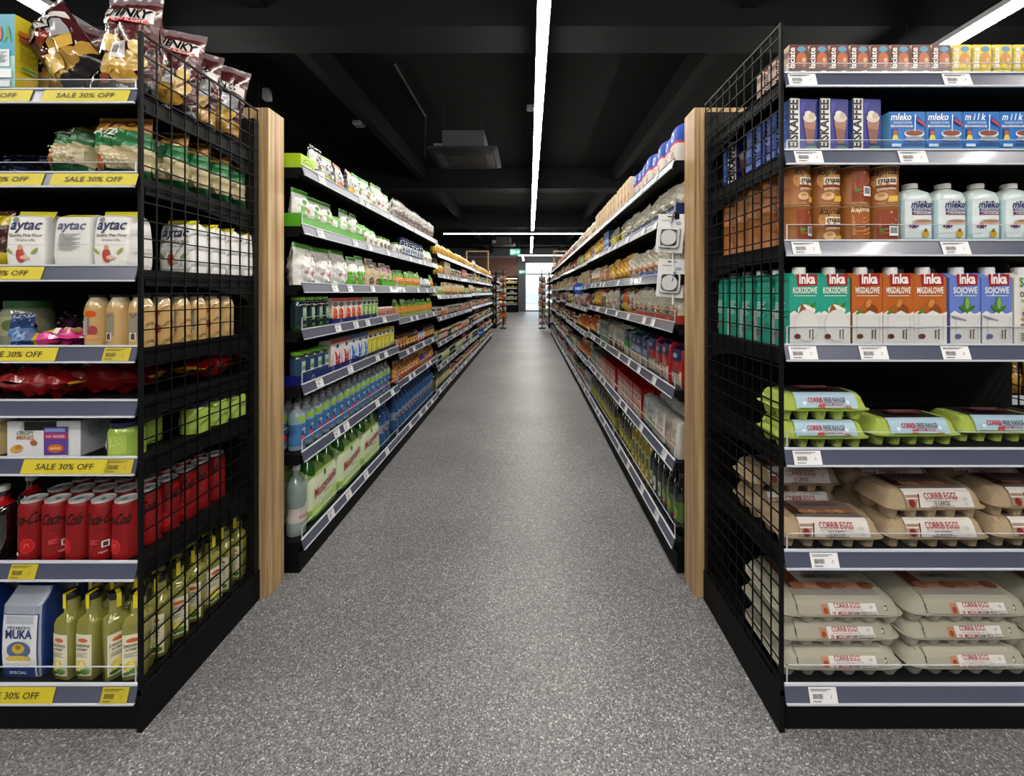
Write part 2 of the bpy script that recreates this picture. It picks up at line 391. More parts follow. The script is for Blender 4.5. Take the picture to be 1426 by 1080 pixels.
wood_m = wood_mat('pale_oak_laminate', '#8a6d49', '#ab8c62', '#c3a780')
brick_m = bpy.data.materials.new('red_brick'); brick_m.use_nodes = True
nt = brick_m.node_tree; bt = nt.nodes.new('ShaderNodeTexBrick'); tc = nt.nodes.new('ShaderNodeTexCoord'); mp = nt.nodes.new('ShaderNodeMapping'); mp.inputs['Rotation'].default_value = (math.pi/2, 0, 0)
bt.inputs['Scale'].default_value = 1; bt.inputs['Brick Width'].default_value = .24; bt.inputs['Row Height'].default_value = .08; bt.inputs['Mortar Size'].default_value = .012
bt.inputs['Color1'].default_value = (*lin('#a3604f'), 1); bt.inputs['Color2'].default_value = (*lin('#7c483e'), 1); bt.inputs['Mortar'].default_value = (*lin('#94867e'), 1)
nt.links.new(tc.outputs['Object'], mp.inputs[0]); nt.links.new(mp.outputs[0], bt.inputs[0]); nt.links.new(bt.outputs[0], nt.nodes['Principled BSDF'].inputs['Base Color']); nt.nodes['Principled BSDF'].inputs['Roughness'].default_value = .85

RX0, RX1, RY0, RY1, RZ = -9.8, 9.8, -5.5, 26.0, 3.95
solid('floor', [(RX0, RX1, RY0, RY1, -.1, 0)], floor_m, kind='structure')
solid('ceiling', [(RX0, RX1, RY0, RY1+.3, RZ, RZ+.1)], 'ceil', kind='structure')
solid('wall_left', [(RX0-.2, RX0, RY0, RY1, 0, RZ)], 'grey', kind='structure')
solid('wall_right', [(RX1, RX1+.2, RY0, RY1, 0, RZ)], 'grey', kind='structure')
solid('wall_front', [(RX0, RX1, RY0-.2, RY0, 0, RZ)], 'grey', kind='structure')
DX0, DX1 = -.27, 1.75
solid('wall_back', [(RX0, -.76, RY1, RY1+.3, 0, 3.42)], brick_m, kind='structure')
solid('wall_back_right', [(DX1, RX1, RY1, RY1+.3, 0, 3.42)], 'lightgrey', kind='structure')
solid('wall_back_pillar', [(-.76, DX0, RY1-.12, RY1+.3, 0, 3.42)], 'grey', kind='structure')
solid('wall_back_lintel', [(RX0, RX1, RY1-.05, RY1+.3, 3.42, RZ)], 'grey', kind='structure')
solid('trim_1', [(RX0, RX1, RY1-.09, RY1-.05, 3.36, 3.46)], 'lightgrey', kind='structure')
solid('wall_back_transom', [(DX0, DX1, RY1, RY1+.3, 3.1, 3.42)], 'lightgrey', kind='structure')
# glazed entrance
door = solid('door_1', [(DX0, DX0+.06, RY1, RY1+.08, 0, 3.1), (DX1-.06, DX1, RY1, RY1+.08, 0, 3.1), (DX0, DX1, RY1, RY1+.08, 3.04, 3.1),
                        (DX0, DX1, RY1, RY1+.08, 2.3, 2.38), (.72, .78, RY1, RY1+.08, 0, 2.3), (DX0, DX1, RY1, RY1+.08, 0, .08)], 'lightgrey', kind='structure')
solid('door_glass', [(DX0+.06, DX1-.06, RY1+.035, RY1+.042, .08, 3.04)], 'clear', door)
# outside
solid('pavement_outside', [(-12, 14, RY1+.3, RY1+30, -.12, -.02)], mat('pale_paving', '#b9b7b2', rough=.8, noise=((.8, .8, .8), '#a6a39c')), kind='structure')
solid('building_facade', [(-10, 12, RY1+18, RY1+19, 0, 1.7)], mat('pale_render', '#d8dedd', rough=.8, noise=((.6, .6, 1.2), '#b4c2be')), kind='structure')

# beams across the ceiling
for k, y in enumerate((-1.9, 3.8, 9.4, 14.9, 20.4)):
    solid('ceiling_beam', [(RX0, RX1, y-.2, y+.2, 3.5, RZ)], 'beam', kind='structure')
for k, x in enumerate((-6.6, -2.35, 1.9, 6.1)):
    solid('ceiling_joist', [(x-.07, x+.07, RY0, RY1, 3.66, RZ)], 'ceil', kind='structure')

def strip(name_label, x0, x1, y0, y1, seg, axis, z=3.1):
    """rows of LED battens; each batten is a thing with housing and diffuser"""
    n = 0; a, b = (y0, y1) if axis == 'y' else (x0, x1); c = a
    L = []
    while c < b-.05:
        e = min(c+seg, b); L.append((c, e)); c = e
    for i, (s, e) in enumerate(L):
        t = empty('ceiling_light', ((x0+x1)/2, (s+e)/2, z) if axis == 'y' else ((s+e)/2, (y0+y1)/2, z))
        h = (e-s)/2-.004
        if axis == 'y':
            solid('diffuser', [(-.04, .04, -h, h, 0, .035)], 'led', t); solid('housing', [(-.045, .045, -h, h, .035, .075)], 'ledbody', t)
            solid('hanger', [(-.003, .003, sy*h*.8-.003, sy*h*.8+.003, .07, RZ-z) for sy in (-1, 1)], 'duct', t)
        else:
            solid('diffuser', [(-h, h, -.018, .018, 0, .016)], 'led', t); solid('housing', [(-h, h, -.022, .022, .016, .06)], 'ledbody', t)
            solid('hanger', [(sy*h*.8-.003, sy*h*.8+.003, -.003, .003, .07, RZ-z) for sy in (-1, 1)], 'duct', t)
        tag(t, f'white linear ceiling light, {ORD[i+1]} batten from the near end, {name_label}', 'light', 'linear ceiling lights')
strip('middle row above the aisle', .1, .1, -4.8, 12.8, 2.2, 'y')
strip('short middle row beyond cross strip', .1, .1, 14.5, 20.0, 2.75, 'y')
strip('far row before the entrance', -.35, -.35, 21.5, 25, 1.75, 'y')
strip('left row above next aisle', -3.3, -3.3, -4.8, 5.2, 2.15, 'y')
strip('right row above next aisle', 3.26, 3.26, -4.8, 12.4, 2.15, 'y')
strip('cross strip beyond the shelves', -2.8, 2.0, 13.6, 13.6, 2.4, 'x')
strip('added fill strip behind the camera', -3.6, 3.6, -1.2, -1.2, 2.4, 'x')  # unseen cross strip, added to brighten the fronts of the end displays
strip('cross strip near the entrance', -.6, 3.4, 22.6, 22.6, 2, 'x', 3.2)

# ceiling air-conditioning cassettes
def cassette(x, y, z, label):
    t = empty('air_conditioner', (x, y, z))
    solid('casing', [(-.3, .3, -.34, .34, .05, .32)], mat('dark_casing', '#33373a', rough=.6), t)
    p = Pk(); p.loft([(0, .44, .44, 20), (.02, .5, .48, 20), (.05, .5, .48, 20)], '#2c2f31', 32); p.box(-.24, .24, -.24, .24, -.006, .002, '#3c3f42')
    for s in (-1, 1): p.box(s*.36-.05, s*.36+.05, -.26, .26, -.008, .004, '#5c6063'); p.box(-.26, .26, s*.36-.05, s*.36+.05, -.008, .004, '#25282a')
    add('grille_panel', p.mesh('grille_panel', M['plastic'], False), t)
    solid('junction_box', [(-.48, -.32, -.1, .08, .1, .22)], 'steel', t)
    solid('suspension_rod', [], 'duct', t, tubes=[((a, b, .3), (a, b, RZ-z), .006) for a in (-.28, .28) for b in (-.3, .3)])
    tag(t, label, 'air conditioner')
cassette(-.95, 6.3, 3.2, 'grey square ceiling air conditioner hanging left of the light strip')
cassette(-1.1, 17.8, 3.2, 'dark distant ceiling air conditioner left of the green exit sign')
pp = solid('conduit_pipe', [], 'duct', kind=None, tubes=[((-1.6, 6.4, 3.93), (-1.6, 6.4, 3.3), .02), ((-1.6, 6.4, 3.9), (-1.6, 4.9, 3.9), .02)]); tag(pp, 'black conduit pipe bending across the dark ceiling', 'pipe')
def sensor(x, y, z, lab, s=.09):
    t = Pk(); t.loft([(0, s*.7, s*.7, 6), (s*.3, s, s, 6), (RZ-z, s*.9, s*.9, 6)], '#b9bcbe', 20)
    o = add('smoke_detector', t.mesh('smoke_detector', M['plastic']), None, (x, y, z)); tag(o, lab, 'detector')
def at_z(x, y, z): Y = (z-CAM_Z)*F_PX/(VY-y); return ((x-VX)*Y/F_PX, Y, z)
q = at_z(500, 176, 3.88); sensor(*q, 'white square detector on the ceiling above the left shelves')
q = at_z(738, 154, 3.88); sensor(*q, 'small round detector beside the middle light strip', .05)
q = at_z(372, 140, 3.8); sensor(*q, 'small round detector above the left wooden panel', .05)
q = at_z(620, 308, 3.8); sensor(*q, 'left of two small ceiling detectors before cross light', .07)
q = at_z(628, 308, 3.8); sensor(*q, 'right of two small ceiling detectors before cross light', .07)

def exit_sign(x, y, z, w, h, lab):
    t = empty('exit_sign', (x, y, z)); solid('sign_box', [(-w/2, w/2, -.02, .02, 0, h)], 'exit', t)
    p = Pk(); s = lambda a, b, off=0.: (a, -.021-off, b)
    p.rect(s, -w*.42, h*.15, -w*.2, h*.85, '#ffffff'); p.poly(s, [(w*.1, h*.5), (w*.3, h*.8), (w*.3, h*.62), (w*.44, h*.62), (w*.44, h*.38), (w*.3, h*.38), (w*.3, h*.2)], '#ffffff')
    p.ell(s, -w*.02, h*.75, h*.09, h*.09, '#ffffff'); p.poly(s, [(-w*.12, h*.6), (w*.04, h*.64), (w*.02, h*.35), (w*.06, h*.15), (-w*.02, h*.3), (-w*.1, h*.2)], '#ffffff')
    add('pictogram', p.mesh('pictogram', M['exitw'], False), t)
    solid('hanger', [(sx*w*.35-.004, sx*w*.35+.004, -.004, .004, h, 3.9-z) for sx in (-1, 1)], 'duct', t)
    tag(t, lab, 'sign')
exit_sign(-.5, 14.6, 2.5, .36, .22, 'larger green exit sign hanging above the end of the aisle')
exit_sign(-.38, 22.4, 2.2, .34, .2, 'smaller green exit sign on the pillar beside the glass entrance')

# ------------------------------------------------------------------ shelving
def tagmesh(w, h, yellow=False):
    p = Pk(); s = lambda x, z, off=0.: (x, -off, z)
    c = '#bcae30' if yellow else '#e6e6e8'; k = '#5c5420' if yellow else '#50535a'
    p.box(-w/2, w/2, 0, .0012, 0, h, c)
    for i in range(2): p.rect(s, -w*.44, h*(.86-.09*i), w*(.3-.15*i), h*(.9-.09*i), k, .05)
    x = -w*.38; rnd = random.Random(5)
    while x < -w*.02: q = w*rnd.choice((.012, .02)); p.rect(s, x, h*.3, x+q, h*.6, k, .05); p.lay -= 1; x += q+w*.014
    if w > .05: p.text(s, '.3' if not yellow else '.2', w*.25, h*.34, h*.2, k)
    p.rect(s, -w*.4, h*.12, -w*.1, h*.17, k, .05)
    return p.mesh('price_tag', M['paper'], False)
TAGW = tagmesh(.075, .036); TAGY = tagmesh(.072, .036, True); TAGS = tagmesh(.06, .036)
def salemesh(w, h, txt='SALE 30% OFF'):
    p = Pk(); s = lambda x, z, off=0.: (x, -off, z); p.box(-w/2, w/2, 0, .0012, 0, h, '#c8ba2c')
    p.text(s, txt, 0, h*.3, h*.42, '#3f3d16', width=min(w*.72, .155), bold=.012); return p.mesh('sale_label', M['paper'], False)
SALE = salemesh(.232, .036)
def rail(shelf, L, zt, guard=True, tags=(), hr=.04, name='price_rail'):
    """price channel along local x (centre 0), front toward -y at y=0; tags [(x, mesh, name)]"""
    p = Pk(); t = .012
    p.face([(-L/2, 0, zt), (L/2, 0, zt), (L/2, -t, zt-hr), (-L/2, -t, zt-hr)], '#5d6376')
    p.face([(-L/2, .004, zt), (L/2, .004, zt), (L/2, -t+.004, zt-hr), (-L/2, -t+.004, zt-hr)], '#5d6376')
    for sx in (-1, 1): p.face([(sx*L/2, 0, zt), (sx*L/2, .004, zt), (sx*L/2, -t+.004, zt-hr), (sx*L/2, -t, zt-hr)], '#5d6376')
    r = add(name, p.mesh('price_rail', M['rail'], False), shelf)
    solid('rail_edge', [(-L/2, L/2, -.0035, .004, zt-.0015, zt+.003), (-L/2, L/2, -t-.0035, -t+.003, zt-hr-.0035, zt-hr+.001)], 'railedge', shelf)
    if guard:
        gh = guard if not isinstance(guard, bool) else .05
        solid('shelf_guard', [(-L/2+.01, L/2-.01, .004, .006, zt, zt+gh)], 'clear', shelf)
        solid('guard_edge', [(-L/2+.01, L/2-.01, .0035, .0065, zt+gh-.0015, zt+gh), (-L/2+.01, -L/2+.0125, .0035, .0065, zt, zt+gh), (L/2-.0125, L/2-.01, .0035, .0065, zt, zt+gh)], 'railedge', shelf)
    a = math.atan2(t, hr)
    for x, me, nm in tags: add(nm, me, shelf, (x, -t-.0022, zt-hr+.002), (-a, 0, 0))

def shelf_board(L, D, zt, parent, **kw):
    """D depth behind the rail; board top is zt-.01"""
    s = solid('shelf', [(-L/2, L/2, .004, D, zt-.035, zt-.01), (-L/2, -L/2+.012, .02, D, zt-.055, zt-.035), (L/2-.012, L/2, .02, D, zt-.055, zt-.035)], 'black', parent)
    rail(s, L-.003, zt, **kw); return s

def bay(x, y0, L, facing, zts, label, tags_n, depth=.46, H=1.9):
    """a shelving bay along the aisle; facing 'e' (+x) or 'w' (-x)"""
    rz = math.pi/2 if facing == 'e' else -math.pi/2
    t = empty('shelving_bay', (x, y0+L/2, 0), (0, 0, rz))
    solid('back_panel', [(-L/2, L/2, depth+.06, depth+.08, .1, H)], 'blackback', t)
    solid('plinth', [(-L/2, L/2, .01, depth+.08, 0, .085)], 'black', t)
    solid('upright', [(-L/2, -L/2+.02, depth, depth+.06, .085, H)], 'black', t)
    solid('upright', [(L/2-.02, L/2, depth, depth+.06, .085, H)], 'black', t)
    for i, z in enumerate(zts):
        rnd = random.Random(int(z*1000)+int(y0*10)); n = tags_n
        tg = [((-L/2+.08+(L-.16)*(k+rnd.uniform(.1, .9))/n), TAGS, 'price_tag') for k in range(n)]
        shelf_board(L, depth+.05, z, t, guard=(.05 if i < len(zts)-1 else False), tags=tg)
    tag(t, label, 'shelf', 'shelving bays of the %s aisle side' % ('left' if facing == 'e' else 'right'))
    return t

XL, XR = -.968, .6186
ZL = [.14, .513, .80, 1.035, 1.235, 1.485, 1.735]
ZL2 = [.14, .53, .745, 1.0, 1.235, 1.485, 1.735]
ZLf = [.155, .41, .66, .93, 1.165, 1.395, 1.61]
ZLg = [.155, .40, .68, .95, 1.18, 1.40, 1.60]
ZR = [.146, .478, .785, 1.066, 1.28, 1.54, 1.765]
ZR2 = [.146, .46, .76, 1.03, 1.27, 1.53, 1.765]
YB = 1.765; BL = 1.3
Lz = [ZL, ZL2, ZLf, ZLf, ZLg, ZLg, ZLg]; Rz = [ZR, ZR, ZR2, ZR2, ZR, ZR2, ZR, ZR2]
for k, z in enumerate(Lz): bay(XL, YB+k*BL, BL-.004, 'e', z, f'black shelving bay, {ORD[k+1]} from the camera, left side of the aisle', 4, H=1.9 if k < 2 else 1.78)
for k, z in enumerate(Rz): bay(XR, YB+k*BL, BL-.004, 'w', z, f'black shelving bay, {ORD[k+1]} from the camera, right side of the aisle', 4)

# end displays
EY, EYB = 1.129, 1.62
def end_display(xa, xb, zts, label, side, tags, guards, ztop):
    """xa..xb its width; mesh panels both sides"""
    cx = (xa+xb)/2; L = abs(xb-xa); t = empty('end_display', (cx, EY, 0))
    solid('back_panel', [(-L/2, L/2, EYB-EY-.03, EYB-EY-.005, .09, ztop-.04)], 'blackback', t)
    solid('plinth', [(-L/2+.02, L/2-.02, .006, EYB-EY-.005, 0, .085)], 'black', t)
    for sx in (-1, 1):
        x = sx*(L/2-.004)
        solid('plinth_side', [(x-.007, x+.007, -.004, EYB-EY-.003, .0, .115)], 'black', t)
        bx = []; r = .0017
        for k in range(1, 11): y = k*.0485; bx.append((x-r, x+r, y-r, y+r, .115, ztop))
        z = .14
        while z < ztop-.01: bx.append((x-r*.9+sx*.003, x+r*.9+sx*.003, 0, .487, z-r, z+r)); z += .05
        bx.append((x-.003, x+.003, 0, .487, ztop-.004, ztop+.002))
        solid('wire_side_panel', bx, 'wire', t)
        solid('front_post', [(x-.0045, x+.0045, -.004, .005, .1, ztop+.002)], 'black', t)
    for i, z in enumerate(zts):
        s = shelf_board(L-.018, EYB-EY-.04, z, t, guard=guards[i], tags=[(q[0]-cx, q[1], q[2]) for q in tags.get(i, [])])
        for sx in (-1, 1):      # triangular cantilever brackets
            p = Pk()
            x = sx*(L/2-.014)
            for xx in (x-.002, x+.002): p.face([(xx, .06, z-.035), (xx, .45, z-.035), (xx, .45, z-.11), (xx, .38, z-.08)], '#1b1e22')
            add('shelf_bracket', p.mesh('shelf_bracket', M['black'], False), s)
    return tag(t, label, 'shelf display')
F = 1.113
def sale_at(a, b): return (pX((a+b)/2, F), SALE if b-a > 60 else TAGY, 'sale_label' if b-a > 60 else 'price_tag')
LZ = [.127, .46, .744, .90, 1.047, 1.266, 1.519, 1.745]
RZs = [.127, .491, .768, 1.051, 1.334, 1.58, 1.789]
tl = {0: [sale_at(-48, 69), sale_at(137, 175)], 1: [sale_at(9, 46)], 2: [sale_at(30, 143), (pX(162, F), TAGY, 'price_tag')], 4: [sale_at(-44, 73), sale_at(139, 178)],
      5: [sale_at(-64, 53)], 6: [sale_at(-64, 54), sale_at(68, 186)], 7: [sale_at(-80, 37), sale_at(57, 174)]}
end_display(-2.22, -1.053, LZ, 'black end display with sale labels and wire side, left of the aisle', 'l', tl, [.045, False, False, False, False, False, .03, .03], 1.9)
def wt(*xs): return [(pX(x, F), TAGW, 'price_tag') for x in xs]
tr = {0: wt(1149), 1: wt(1151), 2: wt(1127), 3: wt(1121, 1220, 1335), 4: wt(1125, 1335), 5: wt(1129, 1275), 6: wt(1120, 1337)}
end_display(.682, 1.85, RZs, 'black end display with eggs and milk, right of the aisle', 'r', tr, [.05, .045, .045, .05, .045, .03, .03], 1.924)
def wood(name, x0, x1, label):
    t = Pk(); t.box(x0, x1, 1.627, 1.729, 0, 1.917, '#ffffff'); o = add(name, t.mesh(name, wood_m, False)); tag(o, label, 'panel'); return o
wood('wood_end_panel', -2.25, -1.022, 'pale oak wooden end panel beside the left end display')
wood('wood_end_panel', .647, 1.83, 'pale oak wooden end panel beside the right end display')

# ------------------------------------------------------------------ products of the end displays
LOG = []
def lab(*parts):
    s = ', '.join(q for q in parts if q); n = len(s.replace(',', ' ').split())
    if n > 16 or n < 4: LOG.append((n, s))
    return s
SH8 = ['bottom shelf', 'seventh shelf', 'sixth shelf', 'fifth shelf', 'fourth shelf', 'third shelf', 'second shelf', 'top shelf']
def block(p, xs, ys, z, where, desc=None, jitter=.03, rz=0., group=None, skip=(), rots=None, left=True):
    """rows of one product: xs from the left, ys from the front; every item an object with a label of its own"""
    rnd = random.Random(hash((len(xs), len(ys), round(z*1000))) & 0xffff)
    for j, y in enumerate(ys):
        for i, x in enumerate(xs):
            if (i, j) in skip: continue
            a = (ORD[i+1]+' from left') if len(xs) > 1 else ''
            b = ('front row' if j == 0 else ORD[j+1]+' row back') if len(ys) > 1 else ''
            if not a and not b: a = ''
            r = rz+rnd.uniform(-jitter, jitter)+(rots.get((i, j), 0) if rots else 0)
            place(p, (x, y, z), r, lab(desc or p.desc, a, b, where), group or (p.desc+'s, '+where))
LD, RD = 'left end display', 'right end display'
Wt = '#e9e8e4'

# --- left: bottom shelf
make('muka', 'flour_bag', 'bag', 'silver and blue flour bag', 'bag', (122, 80, 235), [(1, '#a3abb8')],
     [('r', -52, 4, 52, 176, '#24407e'), ('r', -49, 4, 49, 174, '#dfe3e8'), ('r', -40, 150, 40, 172, '#b8bfc9'), ('t', 'PREMIERA', 0, 137, 8, '#5a6788', 66), ('t', 'MUKA', 0, 112, 24, '#1d3478', 76, .03), ('e', 0, 80, 34, 24, '#5b6b8e'), ('e', 0, 84, 18, 14, '#c9b133'), ('e', 0, 88, 8, 6, '#8f7a1e'),
      ('e', 0, 56, 36, 10, '#d8c25a'), ('r', -40, 44, 40, 50, '#e7e7e0'), ('r', -46, 4, 46, 34, '#2b4784'), ('t', 'SPECIAL', 0, 14, 8, '#dfe3e8', 50)], m='foil', side='#24407e', topin=.2)
block(PROTO['muka'], [pX(-22, 1.2), pX(52, 1.2)], [1.2, 1.29], .117, 'bottom shelf, '+LD)
make('dress', 'dressing_bottle', 'bottle', 'green salad dressing bottle', 'bottle', (58, 58, 230), [(1, '#8e8c48')],
     [('r', -24, 14, 24, 128, '#e6e2c8'), ('e', 0, 112, 15, 6, '#cf6a2c'), ('t', 'DRESSING', 0, 94, 8, '#3d4030', 40), ('t', 'SORBET', 0, 84, 7, '#3d4030', 32), ('l', -18, 76, 34, 1.5, 4, '#8a8a70'), ('e', -4, 42, 15, 15, '#e0c93c'), ('p', [(-14, 32), (0, 62), (12, 32)], '#efe07a'), ('e', 8, 28, 14, 8, '#5f8a3a'), ('e', -12, 24, 9, 5, '#3f6b2c')]+
     [('e', a, b, 1.6, 1.2, '#5e6b2a') for a, b in ((-10, 140), (6, 144), (14, 135), (-18, 137), (0, 150))], cap='#1c1d1a', e=5, sh=.66, sw=.55, neck=.56, sticker='#e8dc2a')
ccol = [pX(101, 1.18), pX(132, 1.18), pX(163, 1.18), pX(193, 1.18)]
block(PROTO['dress'], ccol, [1.18+.066*k for k in range(7)], .117, 'bottom shelf, '+LD, rots={(0, 0): -.2, (1, 0): -.1, (2, 0): .95, (3, 0): .3, (3, 1): .3, (3, 2): .7, (3, 3): .4, (3, 4): 1.2, (3, 5): .3, (3, 6): .2, (2, 1): .4}, skip=[(0, 5), (0, 6), (1, 5), (1, 6)])
# --- seventh shelf: cola cans
def can_dec(a):
    D = [('t', 'Coca-Cola', 0, 104, 31, '#140a0b', 80, .02, .35), ('t', 'ZERO SUGAR', 0, 84, 5, '#5a0a10', 30)]
    D += [('e', 6, 44, 15, 20, '#d23a3f'), ('e', 6, 44, 13, 18, '#b3141c'), ('p', [(0, 40), (12, 40), (9, 52), (3, 52)], '#d8585c'), ('e', -16, 24, 5, 5, '#e7b9ba')] if a == 0 else \
         [('r', 4, 38, 20, 56, '#e3e0de'), ('r', 7, 41, 17, 53, '#4a3a3a'), ('t', 'vegan', 6, 24, 7, '#e8b6b6', 18, .0, .3), ('l', -20, 60, 18, 1.6, 4, '#cf5a5e')]
    return D
for a in (0, 1): make('cola%d' % a, 'drink_can', 'can', 'red cola can', 'can', (61, 61, 165), [(1, '#860c12')], can_dec(a), cap='#c9ccce', drink=1, m='carton')
cx = [pX(x, 1.17) for x in (47, 80, 112, 144, 176)]
rnd = random.Random(11)
for j in range(6):
    for i, x in enumerate(cx):
        a = (i+j*2) % 2
        place(PROTO['cola%d' % a], (x+rnd.uniform(-.001, .001), 1.172+j*.0655, .45), (0, -.35, .35, .25, -.15)[i]*(1 if j == 0 else rnd.uniform(-3, 3)) if j else (.2, .9, -.55, .5, -.35)[i],
              lab('red cola can', ORD[i+1]+' from left', 'front row' if j == 0 else ORD[j+1]+' row back', 'seventh shelf, '+LD), 'red cola cans on the left end display')
make('sauce', 'syrup_bottle', 'bottle', 'dark syrup bottle with red collar', 'bottle', (62, 62, 200), [(.74, '#1d1110'), (.86, '#a51d22'), (1, '#1d1110')], [('r', -22, 20, 22, 96, '#ddd6c8'), ('r', -22, 66, 22, 80, '#b02227'), ('e', 0, 40, 14, 12, '#8e2a20')], cap='#b9b9b5')
block(PROTO['sauce'], [pX(4, 1.17)], [1.17, 1.24], .45, 'seventh shelf, '+LD)
make('rjar', 'preserve_jar', 'jar', 'dark red preserve jar', 'jar', (70, 70, 110), '#4a1214', [('r', -26, 20, 26, 60, '#d9cfc0')], cap='#aab0b4')
# --- sixth shelf
make('beige', 'spread_jar', 'jar', 'beige spread in a wide glass jar', 'jar', (108, 108, 112), '#b5a374', [('r', -30, 30, 30, 80, '#e8e4da'), ('r', -24, 62, 24, 72, '#9a8a60')], cap='#d6d2c4')
place(PROTO['beige'], (pX(0, 1.2), 1.2, .734), 0, lab('beige spread in a wide glass jar', 'sixth shelf, '+LD), None)
make('snackbox', 'snack_box', 'box', 'white snack box with window and purple panel', 'box', (196, 90, 100), [(1, '#dfe2e6')],
     [('r', -56, 74, 34, 99, '#2a2626'), ('p', [(-66, 66), (-56, 99), (-52, 99), (-52, 66)], '#b9bec6'), ('t', 'CRISPY', -48, 62, 11, '#4c7a36', 46), ('t', 'MINIS', -48, 49, 12, '#c07a2a', 46), ('e', -72, 24, 17, 11, '#d9a85c', .3), ('e', -66, 28, 9, 6, '#c08a40', .3), ('e', -26, 40, 9, 8, '#b06a3a'),
      ('r', 2, 6, 66, 84, '#6a4a9c'), ('r', 2, 50, 66, 66, '#b83a6c'), ('t', 'NO ADDED', 34, 54, 7, '#f0e8f0', 50), ('e', 34, 24, 22, 12, '#c9762e'), ('t', 'mini', 34, 21, 9, '#fff4d0', 26), ('r', 6, 70, 60, 80, '#8a9fd0')], side='#b9bfc8', sdec=[('l', -30, 80, 60, 3, 6, '#8f96a2')])
place(PROTO['snackbox'], (pX(83, 1.2), 1.205, .734), .04, lab('white snack box with window and purple panel', 'sixth shelf, '+LD), None)
make('gjar', 'pickle_jar', 'jar', 'lime green jar with navy lid', 'jar', (82, 82, 100), '#9bb552', [('r', -22, 18, 22, 66, '#a9c05c'), ('l', -18, 60, 34, 2, 7, '#c6d685'), ('p', [(-38, 40), (-30, 56), (-24, 40), (-31, 26)], '#e8e8e2')], cap='#23244f', pc=0)
for i, (x, y, a, ds) in enumerate([(pX(175, 1.17), 1.175, .2, 'beside the wire, front edge'), (pX(143, 1.3), 1.3, .5, 'behind snack box'), (pX(200, 1.27), 1.275, -.3, 'behind the front jar'), (-1.102, 1.37, .2, 'alone in middle behind wire'), (-1.105, 1.455, .8, 'next deeper behind wire'), (-1.1, 1.54, .5, 'deepest behind wire')]):
    place(PROTO['gjar'], (x, y, .734), a, lab('lime green jar with navy lid', ds, 'sixth shelf'), 'green jars, sixth shelf of left end display')
# --- fifth shelf: red foil bags lying flat
make('redbag', 'snack_bag', 'pouch', 'red foil snack bag', 'pouch', (150, 74, 230), [(.05, '#d9a53a'), (.95, '#8f161b'), (1, '#d9a53a')], [('e', 5, 120, 48, 60, '#6d1216'), ('r', -50, 150, 50, 175, '#b8a89c'), ('t', 'CRISPS', 0, 158, 12, '#8f161b', 80), ('e', 0, 90, 30, 24, '#b79a78')], cr=.006)
for i, (x, y, z, rz, ds) in enumerate([(-1.275, 1.225, .937, 1.6, 'lying across the front left'), (-1.20, 1.42, .93, 1.45, 'lying at the back left'), (-1.16, 1.315, .937, 1.95, 'lying diagonally at the front post'), (-1.155, 1.375, .937, .08, 'lying along the wire'), (-1.5, 1.28, .93, 1.4, 'lying at the frame edge')]):
    place(PROTO['redbag'], (x, y, z), label=lab('red foil snack bag', ds, 'fifth shelf, '+LD), group='red foil bags, fifth shelf', rot=(-math.pi/2+.04, 0, rz))
# --- fourth shelf
make('bigjar', 'pickle_jar', 'jar', 'pale glass jar with green lid', 'jar', (112, 112, 132), '#8f9480', [('r', -40, 30, 40, 86, '#a9ac8e'), ('e', 10, 60, 22, 16, '#6b7d46')], cap='#3c7a4c')
place(PROTO['bigjar'], (pX(34, 1.25), 1.26, 1.037), 0, lab('pale glass jar with green lid', 'fourth shelf, '+LD), None)
make('bluep', 'sauce_pouch', 'pouch', 'small blue foil sachet', 'doy', (54, 40, 96), [(.2, '#2c4a7c'), (.6, '#6f93c4'), (1, '#34527f')], [('e', 2, 40, 16, 20, '#a3bddd')], cr=.005)
place(PROTO['bluep'], (pX(30, 1.17), 1.175, 1.037), .2, lab('small crumpled blue foil sachet before the green-lidded jar', 'fourth shelf'), None)
make('pinkp', 'sweets_bag', 'pouch', 'pink and yellow sweets packet', 'pouch', (105, 34, 185), [(.3, '#e3c23c'), (.45, '#e6549e'), (.9, '#d9438f'), (1, '#e9e0e4')], [('e', 6, 120, 38, 30, '#d8a8c4'), ('e', -10, 70, 26, 18, '#f0d860'), ('e', 20, 140, 16, 12, '#b08a4c'), ('r', -40, 92, 40, 104, '#f1e8ec')], cr=.005)
place(PROTO['pinkp'], (pX(30, 1.19), 1.215, 1.056), label=lab('pink and yellow sweets packet lying flat', 'fourth shelf, '+LD), rot=(-math.pi/2+.05, 0, -math.pi/2+.1))
make('purp', 'sweets_bag', 'pouch', 'dark purple sweets bag', 'doy', (95, 45, 110), [(.5, '#43204c'), (1, '#2a1430')], [('e', 0, 50, 26, 18, '#7a4c7c')], cr=.004)
place(PROTO['purp'], (pX(98, 1.34), 1.35, 1.037), .1, lab('dark purple sweets bag behind the pink packet', 'fourth shelf'), None)
make('peach', 'juice_bottle', 'bottle', 'peach nectar bottle with dark cap', 'bottle', (56, 56, 150), [(.8, '#c3a572'), (.86, '#cbb58c'), (1, '#b9ae94')],
     [('e', 6, 96, 14, 10, '#cc5c2c'), ('e', -12, 98, 7, 6, '#c9b23c'), ('r', -16, 34, 4, 86, '#4f7fb4'), ('t', 'JUNIOR', -6, 58, 9, '#e8eef4', 40, .02, 0, math.pi/2), ('e', 12, 50, 10, 14, '#a34a4c'), ('e', 10, 32, 13, 7, '#d8a06a')], cap='#26262a', sh=.74, neck=.62, ct=.95)
